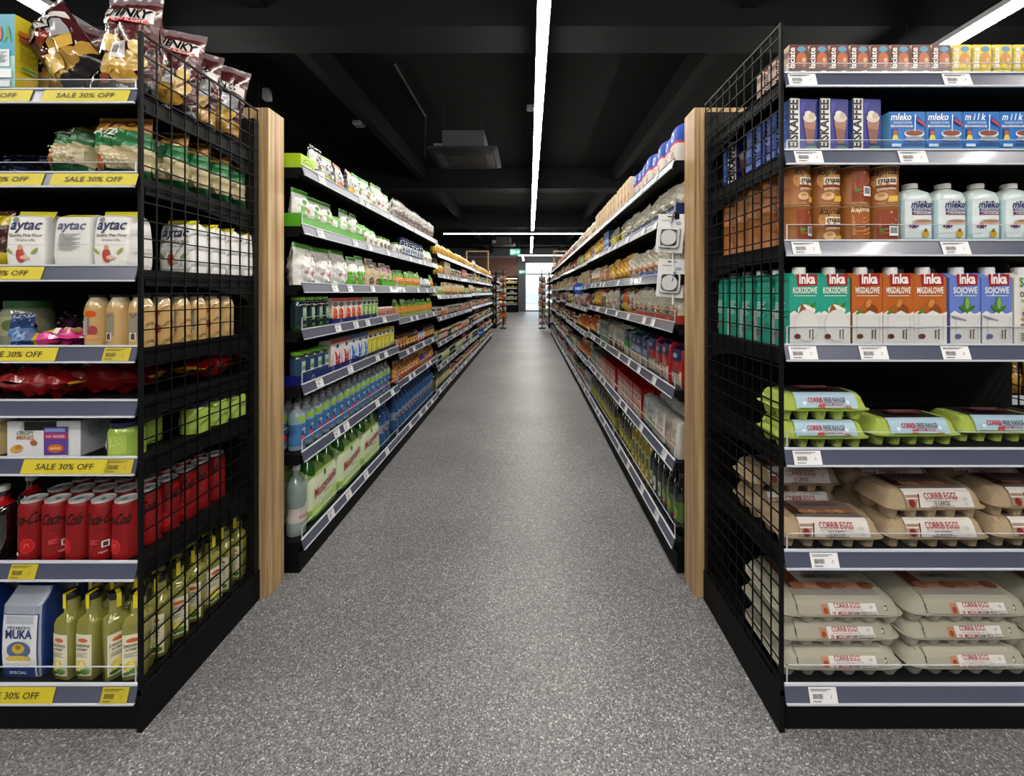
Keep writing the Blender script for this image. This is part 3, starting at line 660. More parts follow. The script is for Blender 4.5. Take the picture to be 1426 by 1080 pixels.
make('peachb', 'juice_bottle', 'bottle', 'peach nectar bottle with dark cap', 'bottle', (56, 56, 150), [(.8, '#c3a572'), (.86, '#cbb58c'), (1, '#b9ae94')],
     [('r', -13, 36, 13, 100, '#93917e'), ('p', [(-9, 96), (9, 96), (0, 84)], '#a33a3c'), ('r', -8, 22, 8, 44, '#e6e2d8'), ('r', -5, 25, 5, 41, '#55504a')], cap='#26262a', sh=.74, neck=.62, ct=.95)
bx = [pX(x, 1.18) for x in (137, 167.5, 197.5)]
for j in range(6):
    for i, x in enumerate(bx):
        if j > 0 and i < 1: continue
        place(PROTO['peach' if (i+j) % 3 == 0 else 'peachb'], (x, 1.18+j*.064, 1.037), rnd.uniform(-.2, .2), lab('peach nectar bottle with dark cap', ORD[i+1]+' from left', 'front row' if j == 0 else ORD[j+1]+' row back', 'fourth shelf'), 'peach bottles, left end display')
# --- third shelf: flour
fl = [('p', [(-50, 168), (50, 168), (50, 120), (26, 140), (-26, 158), (-50, 154)], '#d9d23a'), ('t', 'aytac', 0, 112, 30, '#27305e', 78, .02, .25), ('e', -26, 139, 8, 8, '#8b8b93'), ('t', 'Quality Plain Flour', 4, 92, 9, '#4b4b52', 84), ('t', 'Graine Ufa', 4, 80, 7, '#77777c', 50),
      ('r', -50, 69, 50, 70, '#b9b9b9'), ('e', -8, 40, 11, 20, '#b4483c'), ('e', -8, 62, 6, 7, '#c89478'), ('e', 4, 34, 12, 6, '#d8b8a4'), ('e', -36, 52, 12, 4, '#8da24c', -.8), ('e', 30, 52, 12, 4, '#8da24c', .8), ('r', -50, 10, 50, 14, '#d9d9d5')]
make('flour', 'flour_bag', 'bag', 'white plain flour bag with yellow corners', 'bag', (104, 78, 158), [(1, '#e3e2de')], fl, side='#d9d9d8', topin=.42)
make('flourb', 'flour_bag', 'bag', 'white plain flour bag showing its printed back', 'bag', (104, 78, 158), [(.93, '#dcdcd8'), (1, '#d9d23a')], [('t', 'aytac', 0, 112, 26, '#5a6080', 76, .02, .25), ('l', -30, 98, 60, 2, 12, '#9a9aa0'), ('r', -50, 69, 50, 70, '#a9a9a9')], side='#d9d9d8', topin=.42)
place(PROTO['flour'], (pX(55, 1.19), 1.192, 1.256), .06, lab('white plain flour bag', 'first from left, front row, third shelf, '+LD), 'flour bags, third shelf')
place(PROTO['flourb'], (pX(118, 1.19), 1.192, 1.256), 0, lab('white plain flour bag showing its back', 'second from left, third shelf'), 'flour bags, third shelf')
place(PROTO['flour'], (pX(172, 1.19), 1.192, 1.256), 0, lab('white plain flour bag', 'third from left, front row, third shelf'), 'flour bags, third shelf')
for j, y in enumerate((1.34, 1.42, 1.5, 1.578)): place(PROTO['flour'], (-1.112, y, 1.256), (0, .03, -.02, .02)[j], lab('white plain flour bag behind the wire', ORD[j+2]+' row back', 'third shelf, '+LD), 'flour bags, third shelf')
make('brownf', 'cereal_bag', 'bag', 'brown and yellow packet', 'pouch', (110, 60, 170), [(.3, '#c9b82c'), (.75, '#4a241a'), (.9, '#c9b82c'), (1, '#5a3a1c')], [('e', 0, 60, 40, 22, '#d8cc5a'), ('r', -40, 90, 40, 110, '#7a2c2c'), ('t', 'BUTTER', 0, 140, 14, '#e0d070', 70)], cr=.002)
for i, x in enumerate((-5, -62)): place(PROTO['brownf'], (pX(x, 1.19), 1.19, 1.256), 0, lab('brown and yellow packet left of the flour bags, third shelf, ' + ('beside them' if i == 0 else 'at frame edge')), 'brown packets')
# --- second shelf: oats
oat = [d if d[0] != 't' else d[:3]+(d[3]+20,)+d[4:] for d in [('t', 'N DO', 10, 132, 22, '#2c2a1c', 70, .03, .1), ('t', 'AUZO', -8, 104, 20, '#dfe8dc', 64, .03), ('t', 'NATURAL', -14, 93, 6, '#cfdccb', 36), ('e', -34, 48, 22, 20, '#a8713c'), ('e', -36, 60, 12, 8, '#b23c34'), ('r', -10, 30, 60, 76, '#b7ab86')]+[('e', -4+9*(i % 7), 36+9*(i//7), 4, 2.6, '#d8cfae', i) for i in range(28)]]
make('oats', 'oat_bag', 'bag', 'green and orange oat flake bag', 'pouch', (150, 90, 186), [(.16, '#1d5a34'), (.5, '#b7ab86'), (.76, '#2f7a48'), (1, '#cf9a4e')], oat, doy=1, m='film', cr=.004)
place(PROTO['oats'], (pX(176, 1.2), 1.2, 1.509), .03, lab('green and orange oat flake bag, upright beside the front post, second shelf'), 'oat bags')
place(PROTO['oats'], (pX(97, 1.21), 1.215, 1.523), -.1, lab('slumped green and orange oat flake bag, left of the upright one, second shelf'), 'oat bags', rot=(-.3, .0, -.12))
for j, y in enumerate((1.3, 1.39, 1.48, 1.565)): place(PROTO['oats'], (-1.15, y, 1.509), .2, lab('green and orange oat flake bag behind wire', ORD[j+2]+' row back', 'second shelf'), 'oat bags')
make('navy', 'pasta_bag', 'bag', 'dark navy packet', 'pouch', (100, 50, 120), '#10163a', [('e', 0, 60, 30, 16, '#1d2860')], cr=.005)
for i, x in enumerate((-20, 30)): place(PROTO['navy'], (pX(x, 1.3), 1.32, 1.509), .1, lab('dark navy packet left of the oat bags,', ORD[i+1]+' from left', 'second shelf'), 'navy packets')
# --- top shelf: crisps and a cereal box
crisp = [('r', -72, 186, 72, 226, '#d8d4d2'), ('t', 'UPIENKY', 4, 196, 30, '#1c1a1c', 130, .035, 0, -.06), ('r', -60, 178, 66, 190, '#b3343a'), ('t', 'PRICHUTOU SLANINY', 4, 180.5, 7.5, '#f1e4e0', 112, .01, 0, -.04), ('e', -22, 150, 36, 24, '#cfae58', -.5), ('e', -30, 158, 20, 12, '#dcc47c', -.5), ('e', 32, 96, 40, 30, '#c9a550', .6), ('e', -30, 90, 34, 26, '#d3b362', .2), ('e', 14, 62, 42, 22, '#c39a44', -.2), ('e', -46, 54, 20, 15, '#8e4a34'), ('e', 50, 140, 14, 20, '#d6bb6c'),
         ('r', -14, 106, 30, 152, '#dedcd8'), ('r', -10, 120, 6, 146, '#6a6a6a'), ('l', 8, 140, 18, 2, 6, '#8d8d8d'), ('r', -74, 22, 74, 40, '#171416'), ('t', '150g', 10, 26, 10, '#e8e8e8', 30)]
make('crisps', 'crisp_bag', 'bag', 'maroon bacon crisp bag', 'pouch', (165, 78, 306), [(.16, '#1d1516'), (.9, '#552325'), (1, '#7c6c70')], [tuple(d[:3]+((d[3]+34),)+d[4:]) if d[0]=='t' and d[1][0] in 'UP' else ((d[0], d[1], d[2]+34, d[3], d[4]+34, d[5]) if d[0]=='r' and d[2]>170 else d) for d in crisp], cr=.0032, seed=4)
make('crisps2', 'crisp_bag', 'bag', 'maroon bacon crisp bag', 'pouch', (158, 74, 288), [(.14, '#1d1516'), (.3, '#b08c44'), (.9, '#4a2024'), (1, '#6d5c60')], [('e', 20, 110, 40, 34, '#c9a550', .4), ('e', -30, 70, 40, 26, '#d3b362'), ('r', -70, 185, 70, 214, '#c9c4c2'), ('t', 'UPIENKY', 0, 192, 24, '#1c1a1c', 110, .03), ('r', 10, 120, 60, 176, '#9a9c9f'), ('e', -10, 150, 30, 18, '#8e3a2c')], cr=.0045, seed=9)
Q = 1.737
for k, (pr, x, y, z, rot, ds) in enumerate([
    ('crisps2', pX(58, 1.25), 1.275, Q, (.0, .2, .3), 'leftmost, leaning right, beside cereal box'),
    ('crisps2', pX(128, 1.2), 1.185, Q+.01, (-.1, -.7, -.1), 'slumped between two upright bags'),
    ('crisps', -1.152, 1.2, Q, (-.02, .04, -.05), 'tallest, upright behind the front post'),
    ('crisps', -1.16, 1.33, Q, (-.08, .06, .25), 'standing just behind the tallest bag'),
    ('crisps2', -1.17, 1.42, Q, (-.05, .08, .4), 'leaning behind wire, fourth row back'),
    ('crisps2', -1.16, 1.52, Q, (.0, .14, .5), 'last one, leaning over wire beside wooden panel')]):
    place(PROTO[pr], (x, y, z+.078*abs(math.sin(rot[1]))), label=lab('maroon crisp bag', ds, 'top shelf'), group='crisp bags on the top shelf', rot=rot)
make('babybox', 'cereal_box', 'box', 'blue and yellow cereal box', 'box', (150, 55, 236), [(.12, '#7fc0c8'), (.5, '#9cd0d2'), (1, '#2f9fb8')],
     [('t', 'A', 56, 160, 44, '#3f9a4a', 24, .04), ('t', 'O', 30, 160, 44, '#c93a3c', 24, .04), ('t', 'B', 4, 160, 44, '#e0a53a', 24, .04), ('r', 20, 88, 62, 136, '#dfe6e8'), ('l', 24, 128, 32, 2, 8, '#7a96a2'), ('r', 0, 56, 70, 80, '#e9eef0'), ('r', 10, 30, 66, 50, '#dfe6e8')], side='#c9b62c',
     sdec=[('r', -24, 180, 24, 192, '#b0641c'), ('r', -24, 164, 20, 174, '#8a3a1c'), ('l', -22, 150, 40, 3, 8, '#7a7a1c'), ('e', 2, 40, 18, 20, '#d8b04c'), ('r', -20, 84, 20, 92, '#3a8a4a')])
place(PROTO['babybox'], (-1.441-.075, 1.19, Q), .0, lab('blue and yellow cereal box left of the crisp bags, top shelf, '+LD), None)

# --- right end display
def cow(base, dark, body):
    return [('r', -25, 60, 25, 98, dark), ('e', 8, 86, 12, 8, '#5b9ab8'), ('e', 8, 56, 15, 22, body), ('e', 4, 38, 8, 8, dark), ('e', 14, 56, 5, 6, '#d8b48c'), ('r', -25, 0, 25, 18, base), ('e', 12, 20, 12, 6, '#e3ddd6'), ('t', 'łaciate', -12, 60, 17, '#f2eee8', 58, .02, 0, math.pi/2), ('p', [(-25, 2), (0, 16), (25, 8), (25, 2)], '#cfc6bd')]
make('lacC', 'milk_carton', 'carton', 'small chocolate milk carton', 'box', (50, 40, 100), [(.25, '#4a2220'), (1, '#6b3326')], cow('#4a2220', '#6b3326', '#b8693c'), side='#b79f94', top='#8a7a72')
make('lacY', 'milk_carton', 'carton', 'small yellow milk carton', 'box', (50, 40, 100), [(.25, '#b8b23c'), (1, '#e3cf2c')], cow('#b8b23c', '#e3cf2c', '#c98f2c'), side='#d9cf9c', top='#cfc67a')
ZR1 = 1.779
for i in range(14):
    c = i < 8; x = pX(1106+28.1*i, 1.16)
    for j in range(3 if i == 0 else 1):
        place(PROTO['lacC' if c else 'lacY'], (x+.004, 1.168+.062*j, ZR1), 0, lab('small %s milk carton' % ('chocolate' if c else 'yellow'), ORD[(i if c else i-8)+1]+' from left of its kind', '' if i else ('front row' if j == 0 else ORD[j+1]+' row back'), 'top shelf'), 'small milk cartons on the top shelf')
make('eis', 'iced_coffee_carton', 'carton', 'blue iced coffee carton', 'box', (80, 48, 158), [(.12, '#5b5f86'), (1, '#22248c')],
     [('r', -40, 0, -12, 158, '#e8e6e2'), ('t', 'EISKAFFEE', -18, 88, 26, '#14141c', 132, .035, 0, math.pi/2), ('p', [(-2, 96), (34, 96), (27, 34), (8, 34)], '#8a5a48'), ('p', [(-2, 96), (34, 96), (31, 72), (2, 76)], '#a87c68'), ('e', 16, 104, 19, 12, '#d9d0c4'), ('e', 12, 114, 11, 10, '#e6ded2'), ('e', 22, 110, 9, 9, '#c9b8a4'), ('e', 12, 12, 26, 8, '#b9bccb'), ('e', 20, 22, 16, 5, '#3d8a5c'), ('p', [(-12, 146), (-12, 110), (-2, 128), (4, 146)], '#3a3cae'), ('e', -24, 8, 12, 7, '#d8ccbe')], side='#3c56a4', sdec=[('l', -14, 120, 28, 3, 10, '#8fa0d0'), ('r', -18, 20, 18, 40, '#7a8cc4')])
for i, (x, y) in enumerate([(1113, 1.16), (1155, 1.16), (1200, 1.16)]): place(PROTO['eis'], (pX(x, y)+.002, y+.01, 1.57), .05, lab('blue iced coffee carton', ORD[i+1]+' from left', 'front row, second shelf, '+RD), 'iced coffee cartons')
for j, y in enumerate((1.24, 1.30, 1.36)): place(PROTO['eis'], (.765, y, 1.57), .05, lab('blue iced coffee carton behind wire', ORD[j+2]+' row back', 'second shelf, '+RD), 'iced coffee cartons')
place(PROTO['eis'], (.752, 1.5, 1.57), -.12, lab('blue iced coffee carton standing apart, deepest behind wire', 'second shelf, '+RD), 'iced coffee cartons')
def mbox(t): return [(d[0], [(a, b+20) for a, b in d[1]], d[2]) if d[0]=='p' else ((d[0], d[1], d[2]+20, d[3], d[4]+20, d[5]) if d[0]=='r' else ((d[0], d[1], d[2], d[3]+20)+d[4:] if d[0]=='t' else (d[0], d[1], d[2]+20)+d[3:])) for d in [('t', t, -18, 78, 19, '#eef4f8', 56, .02, .2), ('t', 'ZAGESZCZONE', -14, 68, 6, '#d4e6f2', 52), ('r', -46, 58, 14, 64, '#e9eef2'), ('t', 'NIESLODZONE', -16, 59, 5, '#2470b0', 52), ('e', 18, 40, 28, 11, '#d9dfe2'), ('e', 18, 42, 24, 8, '#8c4a30'), ('e', 18, 26, 26, 7, '#8a98a2'), ('r', -42, 30, -28, 54, '#3a4c7c'), ('e', -35, 42, 6, 7, '#c05a3c'), ('p', [(-44, 24), (-26, 24), (-30, 36), (-40, 36)], '#d8d03a'), ('p', [(18, 84), (26, 88), (48, 66), (40, 62)], '#1c4fa0'), ('p', [(24, 74), (48, 58), (50, 62), (28, 80)], '#c2323c'), ('p', [(18, 92), (21, 92), (19, 46), (17, 46)], '#eef4f8'), ('t', 'gostynskie', 14, 8, 9, '#6a3c34', 50), ('r', -46, 4, -20, 12, '#d4e6f2')]]
make('mleko', 'condensed_milk_box', 'carton', 'sky blue condensed milk box', 'box', (98, 60, 122), [(.2, '#4a9ad0'), (1, '#1d78c4')], mbox('mleko'), side='#6aa4cc')
make('milk', 'condensed_milk_box', 'carton', 'sky blue condensed milk box', 'box', (98, 60, 122), [(.2, '#4a9ad0'), (1, '#1d78c4')], mbox('m i l k'), side='#6aa4cc')
for i in range(6): place(PROTO['mleko' if i < 2 else 'milk'], (pX(1252+50.5*i, 1.17), 1.175, 1.57), 0, lab('sky blue condensed milk box', ORD[i+1]+' from left', 'second shelf, '+RD), 'condensed milk boxes')
kj = [('e', 0, 70, 34, 28, '#bd8a4c'), ('t', 'kajmak', 0, 84, 18, '#3c2014', 60, .02, .2), ('r', -18, 56, 28, 76, '#e6dccb'), ('t', 'masa', 5, 62, 15, '#3c2014', 40, .02, .2), ('r', -20, 49, 28, 55, '#7c2c24'), ('t', 'gostynska', 4, 42, 7, '#e8dccc', 42), ('e', -8, 24, 15, 11, '#d9b48a'), ('e', -8, 28, 8, 5, '#b98a58'), ('p', [(4, 8), (30, 10), (32, 26), (8, 24)], '#e3c05a')]
kb = [('r', -26, 10, 26, 96, '#8e4424'), ('p', [(-18, 68), (6, 92), (22, 66)], '#e4ddd2'), ('l', -20, 60, 38, 1.8, 9, '#c98c60'), ('b', 0, 24, 24, 26), ('e', -14, 40, 6, 5, '#5f8a3c')]
kc = [('r', -28, 8, 28, 92, '#a25e2c'), ('t', 'kajmak', 0, 90, 13, '#ecd9b8', 54, .02, .2), ('l', -24, 80, 46, 2, 14, '#d6a56c')]
for kk, dd in (('k0', kj), ('k1', kb), ('k2', kc)): make(kk, 'caramel_can', 'can', 'brown caramel cream can', 'can', (80, 80, 108), [(1, '#9c6530')], dd, cap='#c9c2b0')
pat = [['k1', 'k0'], ['k0', 'k0'], ['k2', 'k1'], ['k1', 'k0']]
for i in range(4):
    for j in range(5 if i == 0 else 1):
        for s in (0, 1):
            x = pX(1104+40.4*i, 1.17)+.006
            place(PROTO[pat[i][s] if j == 0 else ('k1', 'k0')[(j+s) % 2]], (x, 1.175+.083*j, 1.324+.1085*s), [.25, -.1, 0, -.45][i] if s else [.3, 0, 0, -.25][i],
                  lab('brown caramel can', ORD[i+1]+' from left', ('front row' if j == 0 else ORD[j+1]+' row back'), ('lower' if s == 0 else 'upper')+' one of stack', 'third shelf'), 'stacked caramel cans')
mg = [('r', -36, 6, 36, 112, '#dfe8ea'), ('t', 'gostynskie', 4, 104, 6, '#8a4c6c', 34), ('t', 'mleko', 6, 90, 19, '#25306c', 56, .03, .2), ('r', -20, 80, 36, 88, '#2c3f7c'), ('t', 'ZAGESZCZONE', 8, 81.5, 6, '#e8ecf4', 50), ('r', -20, 70, 36, 78, '#7c2c5c'), ('t', 'Z MAGNEZEM', 8, 71.5, 6, '#f0e4ec', 46), ('e', 10, 50, 30, 7, '#c7ab98'), ('e', 10, 52, 22, 4, '#a88874'), ('t', '+Mg', -16, 32, 13, '#6a1c5c', 26, .03), ('e', 16, 16, 9, 10, '#d2b02c'), ('e', 16, 26, 4, 5, '#8a6a2c')]
mg = [((d[0], d[1], d[2]+16, d[3], d[4]+16, d[5]) if d[0] == 'r' else (d[0], d[1], d[2], d[3]+16)+d[4:] if d[0] == 't' else (d[0], d[1], d[2]+16)+d[3:]) for d in mg]
make('mg', 'milk_bottle_pouch', 'carton', 'pale condensed milk bottle with white cap', 'bottle', (86, 60, 178), [(.72, '#bcd4d8'), (1, '#cfdcdc')], mg, cap='#e4e4e2', e=5, sh=.74, neck=.36, m='film', ct=.92, side='#9cbcc4', lz=(0, .7))
for i in range(6): place(PROTO['mg'], (pX(1271+46.2*i, 1.18), 1.19, 1.324), -.04, lab('pale condensed milk bottle with white cap', ORD[i+1]+' from left', 'third shelf'), 'condensed milk bottles')
# plant drinks
def plant(col, name, kind):
    D = [('p', [(-24, 202), (34, 202), (34, 172), (-20, 168)], '#a3202a'), ('t', 'inka', 6, 177, 27, '#f3eeea', 44, .035), ('t', name, 0, 150, 17, '#eef2ec', 66, .02), ('l', -30, 142, 60, 1.8, 1, '#e6e6dc'), ('r', -41.4, 0, 41.4, 94, '#d3d2cf'), ('p', [(-41.4, 94), (-30, 102), (-12, 92), (8, 104), (24, 92), (41.4, 100), (41.4, 90), (-41.4, 90)], '#dedddb')]
    if kind == 'c': D += [('e', 4, 104, 24, 16, '#ece8e0'), ('p', [(-18, 96), (-10, 122), (2, 108), (0, 92)], '#9a5a3a'), ('p', [(10, 116), (30, 128), (24, 108)], '#3f8a3c'), ('p', [(-2, 120), (6, 134), (12, 116)], '#4c9a44')] + [('e', 4, 62, 34, 44, '#c4c3c0'), ('e', 4, 62, 32.6, 42.6, '#d8d7d4')]
    if kind == 'a': D += [('e', -8, 112, 20, 9, '#a8642c', .7), ('e', 12, 110, 18, 9, '#8a4c20', -.6), ('e', 2, 122, 12, 7, '#c88a4a', 1.2), ('e', -24, 98, 10, 4, '#4f8a3c', .5), ('r', -31, 20, -30, 86, '#a3a3a3'), ('r', 30, 20, 31, 86, '#a3a3a3')]
    if kind == 's': D += [('e', 4, 118, 8, 24, '#5d8f3c'), ('e', -6, 108, 14, 5, '#4c7c34', -.7), ('e', 14, 108, 14, 5, '#4c7c34', .7), ('e', 4, 122, 5, 16, '#8fb45c'), ('r', -28, 20, -27, 84, '#8a8ea8'), ('r', 32, 20, 33, 84, '#8a8ea8'), ('p', [(-40, 84), (0, 74), (2, 77), (-40, 90)], '#8a8ea8')]
    D += [('e', -22, 32, 9, 7, '#6a3c34' if kind != 's' else '#5a6298'), ('r', 10, 26, 13, 44, '#5a3a3a'), ('r', 18, 24, 21, 46, '#5a3a3a'), ('e', 11.5, 47, 2.5, 2.5, '#5a3a3a'), ('e', 19.5, 49, 2.5, 2.5, '#5a3a3a'), ('e', 4, 8, 30, 9, '#c2c1be')]
    return D
for kk, col, nm, kd, de in (('inkc', '#2ba28c', 'KOKOSOWE', 'c', 'teal coconut drink carton'), ('inka', '#b9682c', 'MIGDALOWE', 'a', 'orange almond drink carton'), ('inks', '#6f86cc', 'SOJOWE', 's', 'periwinkle soya drink carton')):
    make(kk, 'plant_drink_carton', 'carton', de, 'drinkcarton', (83, 66, 222), [(.86, col), (1, col)], plant(col, nm, kd), side=lambda f, col=col: '#cfcfcc' if f < .42 else col, sdec=[('l', -24, 120, 46, 3, 8, '#bfe0d8'), ('r', -24, 20, -4, 40, '#777777'), ('l', 2, 60, 24, 2.4, 8, '#8a8a88')])
make('sante', 'plant_drink_carton', 'carton', 'white oat drink carton', 'drinkcarton', (83, 66, 222), [(1, '#dddcd6')], [('t', 'Sante', 0, 168, 26, '#4c8a3c', 56, .02), ('t', 'OWSIANE', 4, 140, 15, '#4a4038', 62, .02), ('l', -24, 130, 56, 2, 2, '#8a8078')]+[('e', -14+11*(i % 4), 64+13*(i//4), 13, 3.6, ['#a8744c', '#c08c60', '#935c3c'][i % 3], .7*i) for i in range(16)]+[('l', -30, 38, 40, 3, 4, '#6a5a50')], side=lambda f: '#d3d2cc')
px4 = [(1111, 'inkc', 0), (1152, 'inkc', 0), (1196, 'inka', 0), (1238, 'inka', .0), (1283, 'inka', -.1), (1329, 'inks', 0), (1372, 'inks', 0), (1417, 'sante', 0), (1461, 'sante', 0)]
cnt = {}
for x, kk, r in px4:
    cnt[kk] = cnt.get(kk, 0)+1
    place(PROTO[kk], (pX(x, 1.165)+.002, 1.172, 1.041), r, lab(PROTO[kk].desc, ORD[cnt[kk]]+' from left', 'front row, fourth shelf, '+RD), 'plant drink cartons, fourth shelf')
for j in range(1, 5): place(PROTO['inkc'], (.752, 1.172+.088*j, 1.041), 0, lab('teal coconut drink carton behind wire', ORD[j+1]+' row back', 'fourth shelf, '+RD), 'plant drink cartons, fourth shelf')
cnt = {}
for x, kk, r in px4[2:6]:
    cnt[kk] = cnt.get(kk, 0)+1
    place(PROTO[kk], (pX(x, 1.165)+.01, 1.172+.09, 1.041), r, lab(PROTO[kk].desc, ORD[cnt[kk]]+' from left', 'second row back, fourth shelf'), 'plant drink cartons, fourth shelf')

def eggbox(key, desc, w, d, h, cols, rows, shell, fdec, tdec, sleeve, holes=False):
    p = Pk(); fz = h*(.42 if rows == 2 else .43)
    for i in range(cols):
        for j in range(rows):
            x = -w/2+w*(i+.5)/cols; y = -d/2+d*(j+.5)/rows; r = min(w/cols, d/rows)*.5
            e = 1.35 if rows == 3 else 1.1; p.loft([(0, r*.5, r*.6*e, 3), (fz*.7, r*.70, r*.85*e if rows == 3 else r*.75, 3), (fz, r*.95, r*.98, 3)], shell, 14, cx=x, cy=y)
    p.loft([(fz-.002, w/2+.004, d/2+.006, 9), (fz+.002, w/2+.006, d/2+.008, 9)], shell, 40)
    q = Pk(); z1, z2 = fz+.002, h
    surf = q.loft([(z1, w/2+.002, d/2+.003, 7), (z1+(z2-z1)*.6, w/2-.008, d/2-.005, 8), (z2-.006, w/2-.022, d/2-.012, 7), (z2, w/2-.03, d/2-.02, 6)], shell, 44)
    if rows == 2:
        for i in range(cols):
            x = -w/2+w*(i+.5)/cols; r = w/cols*.5
            if abs(x) > w*.36 or True: q.loft([(z1, r*.85, d*.49, 2.6), (z1+(z2-z1)*.7, r*.8, d*.44, 2.6), (z2-.001, r*.5, d*.33, 2.4)], shell, 18, cx=x)
    if holes:
        for sx in (-1, 1): q.rect(surf, sx*w*.34-.008, z1+.010, sx*w*.34+.008, z1+.022, '#3a3733'); q.rect(surf, sx*w*.34-.006, z1+.012, sx*w*.34+.006, z1+.019, '#d9d5cc')
    sl = Pk(); x0, x1 = sleeve[0]*w, sleeve[1]*w
    # printed paper label wrapped over front, top and back of the lid
    ys = d/2-.0; prof = [(-d/2-.0055, z1+.003), (-d/2+.002, z1+(z2-z1)*.6), (-d/2+.009, z2-.004), (-d/2+.018, z2+.002), (d/2-.018, z2+.002), (d/2-.009, z2-.004), (d/2+.0055, z1+.003)]
    for (ya, za), (yb, zb) in zip(prof, prof[1:]): sl.face([(x0, ya, za), (x1, ya, za), (x1, yb, zb), (x0, yb, zb)], tdec[0] if abs(zb-za) < 1e-6 else sleeve[2])
    def sf(x, z, off=0.):      # z runs up the front slope
        t = max(0, min(1, (z-prof[0][1])/(prof[3][1]-prof[0][1]))); zz = prof[0][1]+t*(prof[3][1]-prof[0][1]); k = 0
        while k < 2 and zz > prof[k+1][1]: k += 1
        u = (zz-prof[k][1])/(prof[k+1][1]-prof[k][1]); return (x, prof[k][0]+(prof[k+1][0]-prof[k][0])*u-off, zz+off*.4)
    kx = w/{5: .31, 6: .385}[cols]; decals(sl, lambda x, z, off=0.: sf(x*kx, z, off), fdec); decals(sl, lambda x, z, off=0.: (x*kx, z, z2+.002+off), tdec[1])
    pr = Pr('egg_carton', 'eggs', desc, (w, d, h), [('tray', p.mesh('tray', M['pulp'])), ('lid', q.mesh('lid', M['pulp'])), ('printed_sleeve', sl.mesh('printed_sleeve', M['carton'], False))]); PROTO[key] = pr; return pr
gz = 37
g_f = [('t', 'CORRIB', -34, 52, 12, '#b3263c', 52, .03), ('t', 'FREE RANGE', 34, 52, 12, '#4a4a58', 74, .015), ('t', '10 MEDIUM EGGS', 18, 42.5, 9, '#b3465a', 84, .01), ('r', -96, 36, 90, 38.5, '#6f9a4a'), ('p', [(-28, 37), (-4, 37), (-4, 45), (-16, 47), (-28, 44)], '#b8442c'), ('e', -74, 50, 7, 5, '#d9e8f0'), ('e', 76, 52, 7, 5, '#d9e8f0'), ('e', 74, 40, 12, 3.4, '#b06a5a')]+[('r', -90+8*i, 38, -89+8*i, 41, '#e8ecee') for i in range(22)]
g_t = ('#3b3433', [('r', -60, -30, 60, 10, '#6a2c30'), ('t', 'CORRIB', 0, -14, 18, '#a8a0a0', 90)])
eggbox('eg', 'lime green egg carton', .246, .12, .074, 5, 2, '#a9ba56', g_f, g_t, (-.33, .36, '#a9c4d4'))
b_f = [('p', [(-98, 34), (-70, 34), (-56, 68), (-98, 68)], '#a58876'), ('e', -82, 48, 10, 10, '#7c2c20'), ('p', [(-64, 34), (-60, 34), (-52, 70), (-57, 70)], '#7c2034'), ('t', 'CORRIB EGGS', 12, 58, 15, '#a2243c', 104, .015), ('t', 'Farm Fresh Quality Eggs, since 1932', 12, 52, 4.5, '#8a7a7a', 100, 0), ('t', '10 LARGE', 10, 43, 10, '#4a444c', 50, .012), ('t', 'FARM FRESH EGGS', 10, 35.5, 7, '#6a6068', 74, .005), ('e', 86, 58, 8, 5, '#b9c0c0'), ('e', 86, 46, 6, 4, '#b9c0c0')]
b_t = ('#7e726c', [('p', [(-100, -34), (-60, -34), (-80, 34), (-100, 34)], '#4a2a22')]+[('e', -60+28*i, -22, 15, 10, ['#b47c5a', '#c4906c', '#9c6446'][i % 3]) for i in range(6)]+[('t', 'CORRIB EGGS', 10, 6, 20, '#6a2434', 130, .01)])
eggbox('eb', 'beige egg carton', .278, .13, .078, 5, 2, '#a8957a', b_f, b_t, (-.32, .36, '#d4d0cc'))
c_f = [('p', [(-66, 36), (-42, 36), (-46, 60), (-66, 60)], '#b98a70'), ('e', -54, 46, 7, 7, '#a04c2c'), ('r', -42, 34, 104, 62, '#dddad6'), ('t', 'CORRIB EGGS', 14, 52, 11, '#a2243c', 82, .012), ('t', 'Farm Fresh Quality Eggs, since 1932', 20, 47, 3.4, '#8a7a7a', 84, 0), ('t', '18', -30, 37.5, 8, '#a2446c', 10, .012), ('t', 'MEDIUM', 2, 37.5, 8, '#a2445c', 40, .012), ('t', 'FARM FRESH EGGS', 62, 37.5, 8, '#55505a', 76, .008), ('e', 86, 55, 6, 3.4, '#b9c0c0')]
c_f = [((d[0], d[1], d[2], d[3]-2)+d[4:] if d[0]=='t' else ((d[0], [(a, b-2) for a, b in d[1]], d[2]) if d[0]=='p' else ((d[0], d[1], d[2]-2, d[3], d[4]-2, d[5]) if d[0]=='r' else (d[0], d[1], d[2]-2)+d[3:]))) for d in c_f]
c_t = ('#a8a29c', [('p', [(-134, -60), (-96, -60), (-96, 80), (-134, 80)], '#6a4434'), ('p', [(-92, -40), (-86, -40), (-100, 80), (-108, 80)], '#7c2034')]+[('e', -104+44*i, -52, 24, 15, ['#b07a5c', '#c4967a', '#9a6448'][i % 3]) for i in range(6)]+[('t', 'CORRIB EGGS', 6, 44, 26, '#8e2238', 190, .012), ('l', -70, 34, 160, 3, 1, '#6a6060'), ('t', '18 MEDIUM', 6, 4, 22, '#5a5058', 110, .008), ('t', 'FARM FRESH EGGS', 14, -24, 17, '#4a444c', 150, .008)])
eggbox('ec', 'grey eighteen egg carton', .345, .21, .070, 6, 3, '#aaa798', c_f, c_t, (-.36, .34, '#aaa798'), True)
z = .758
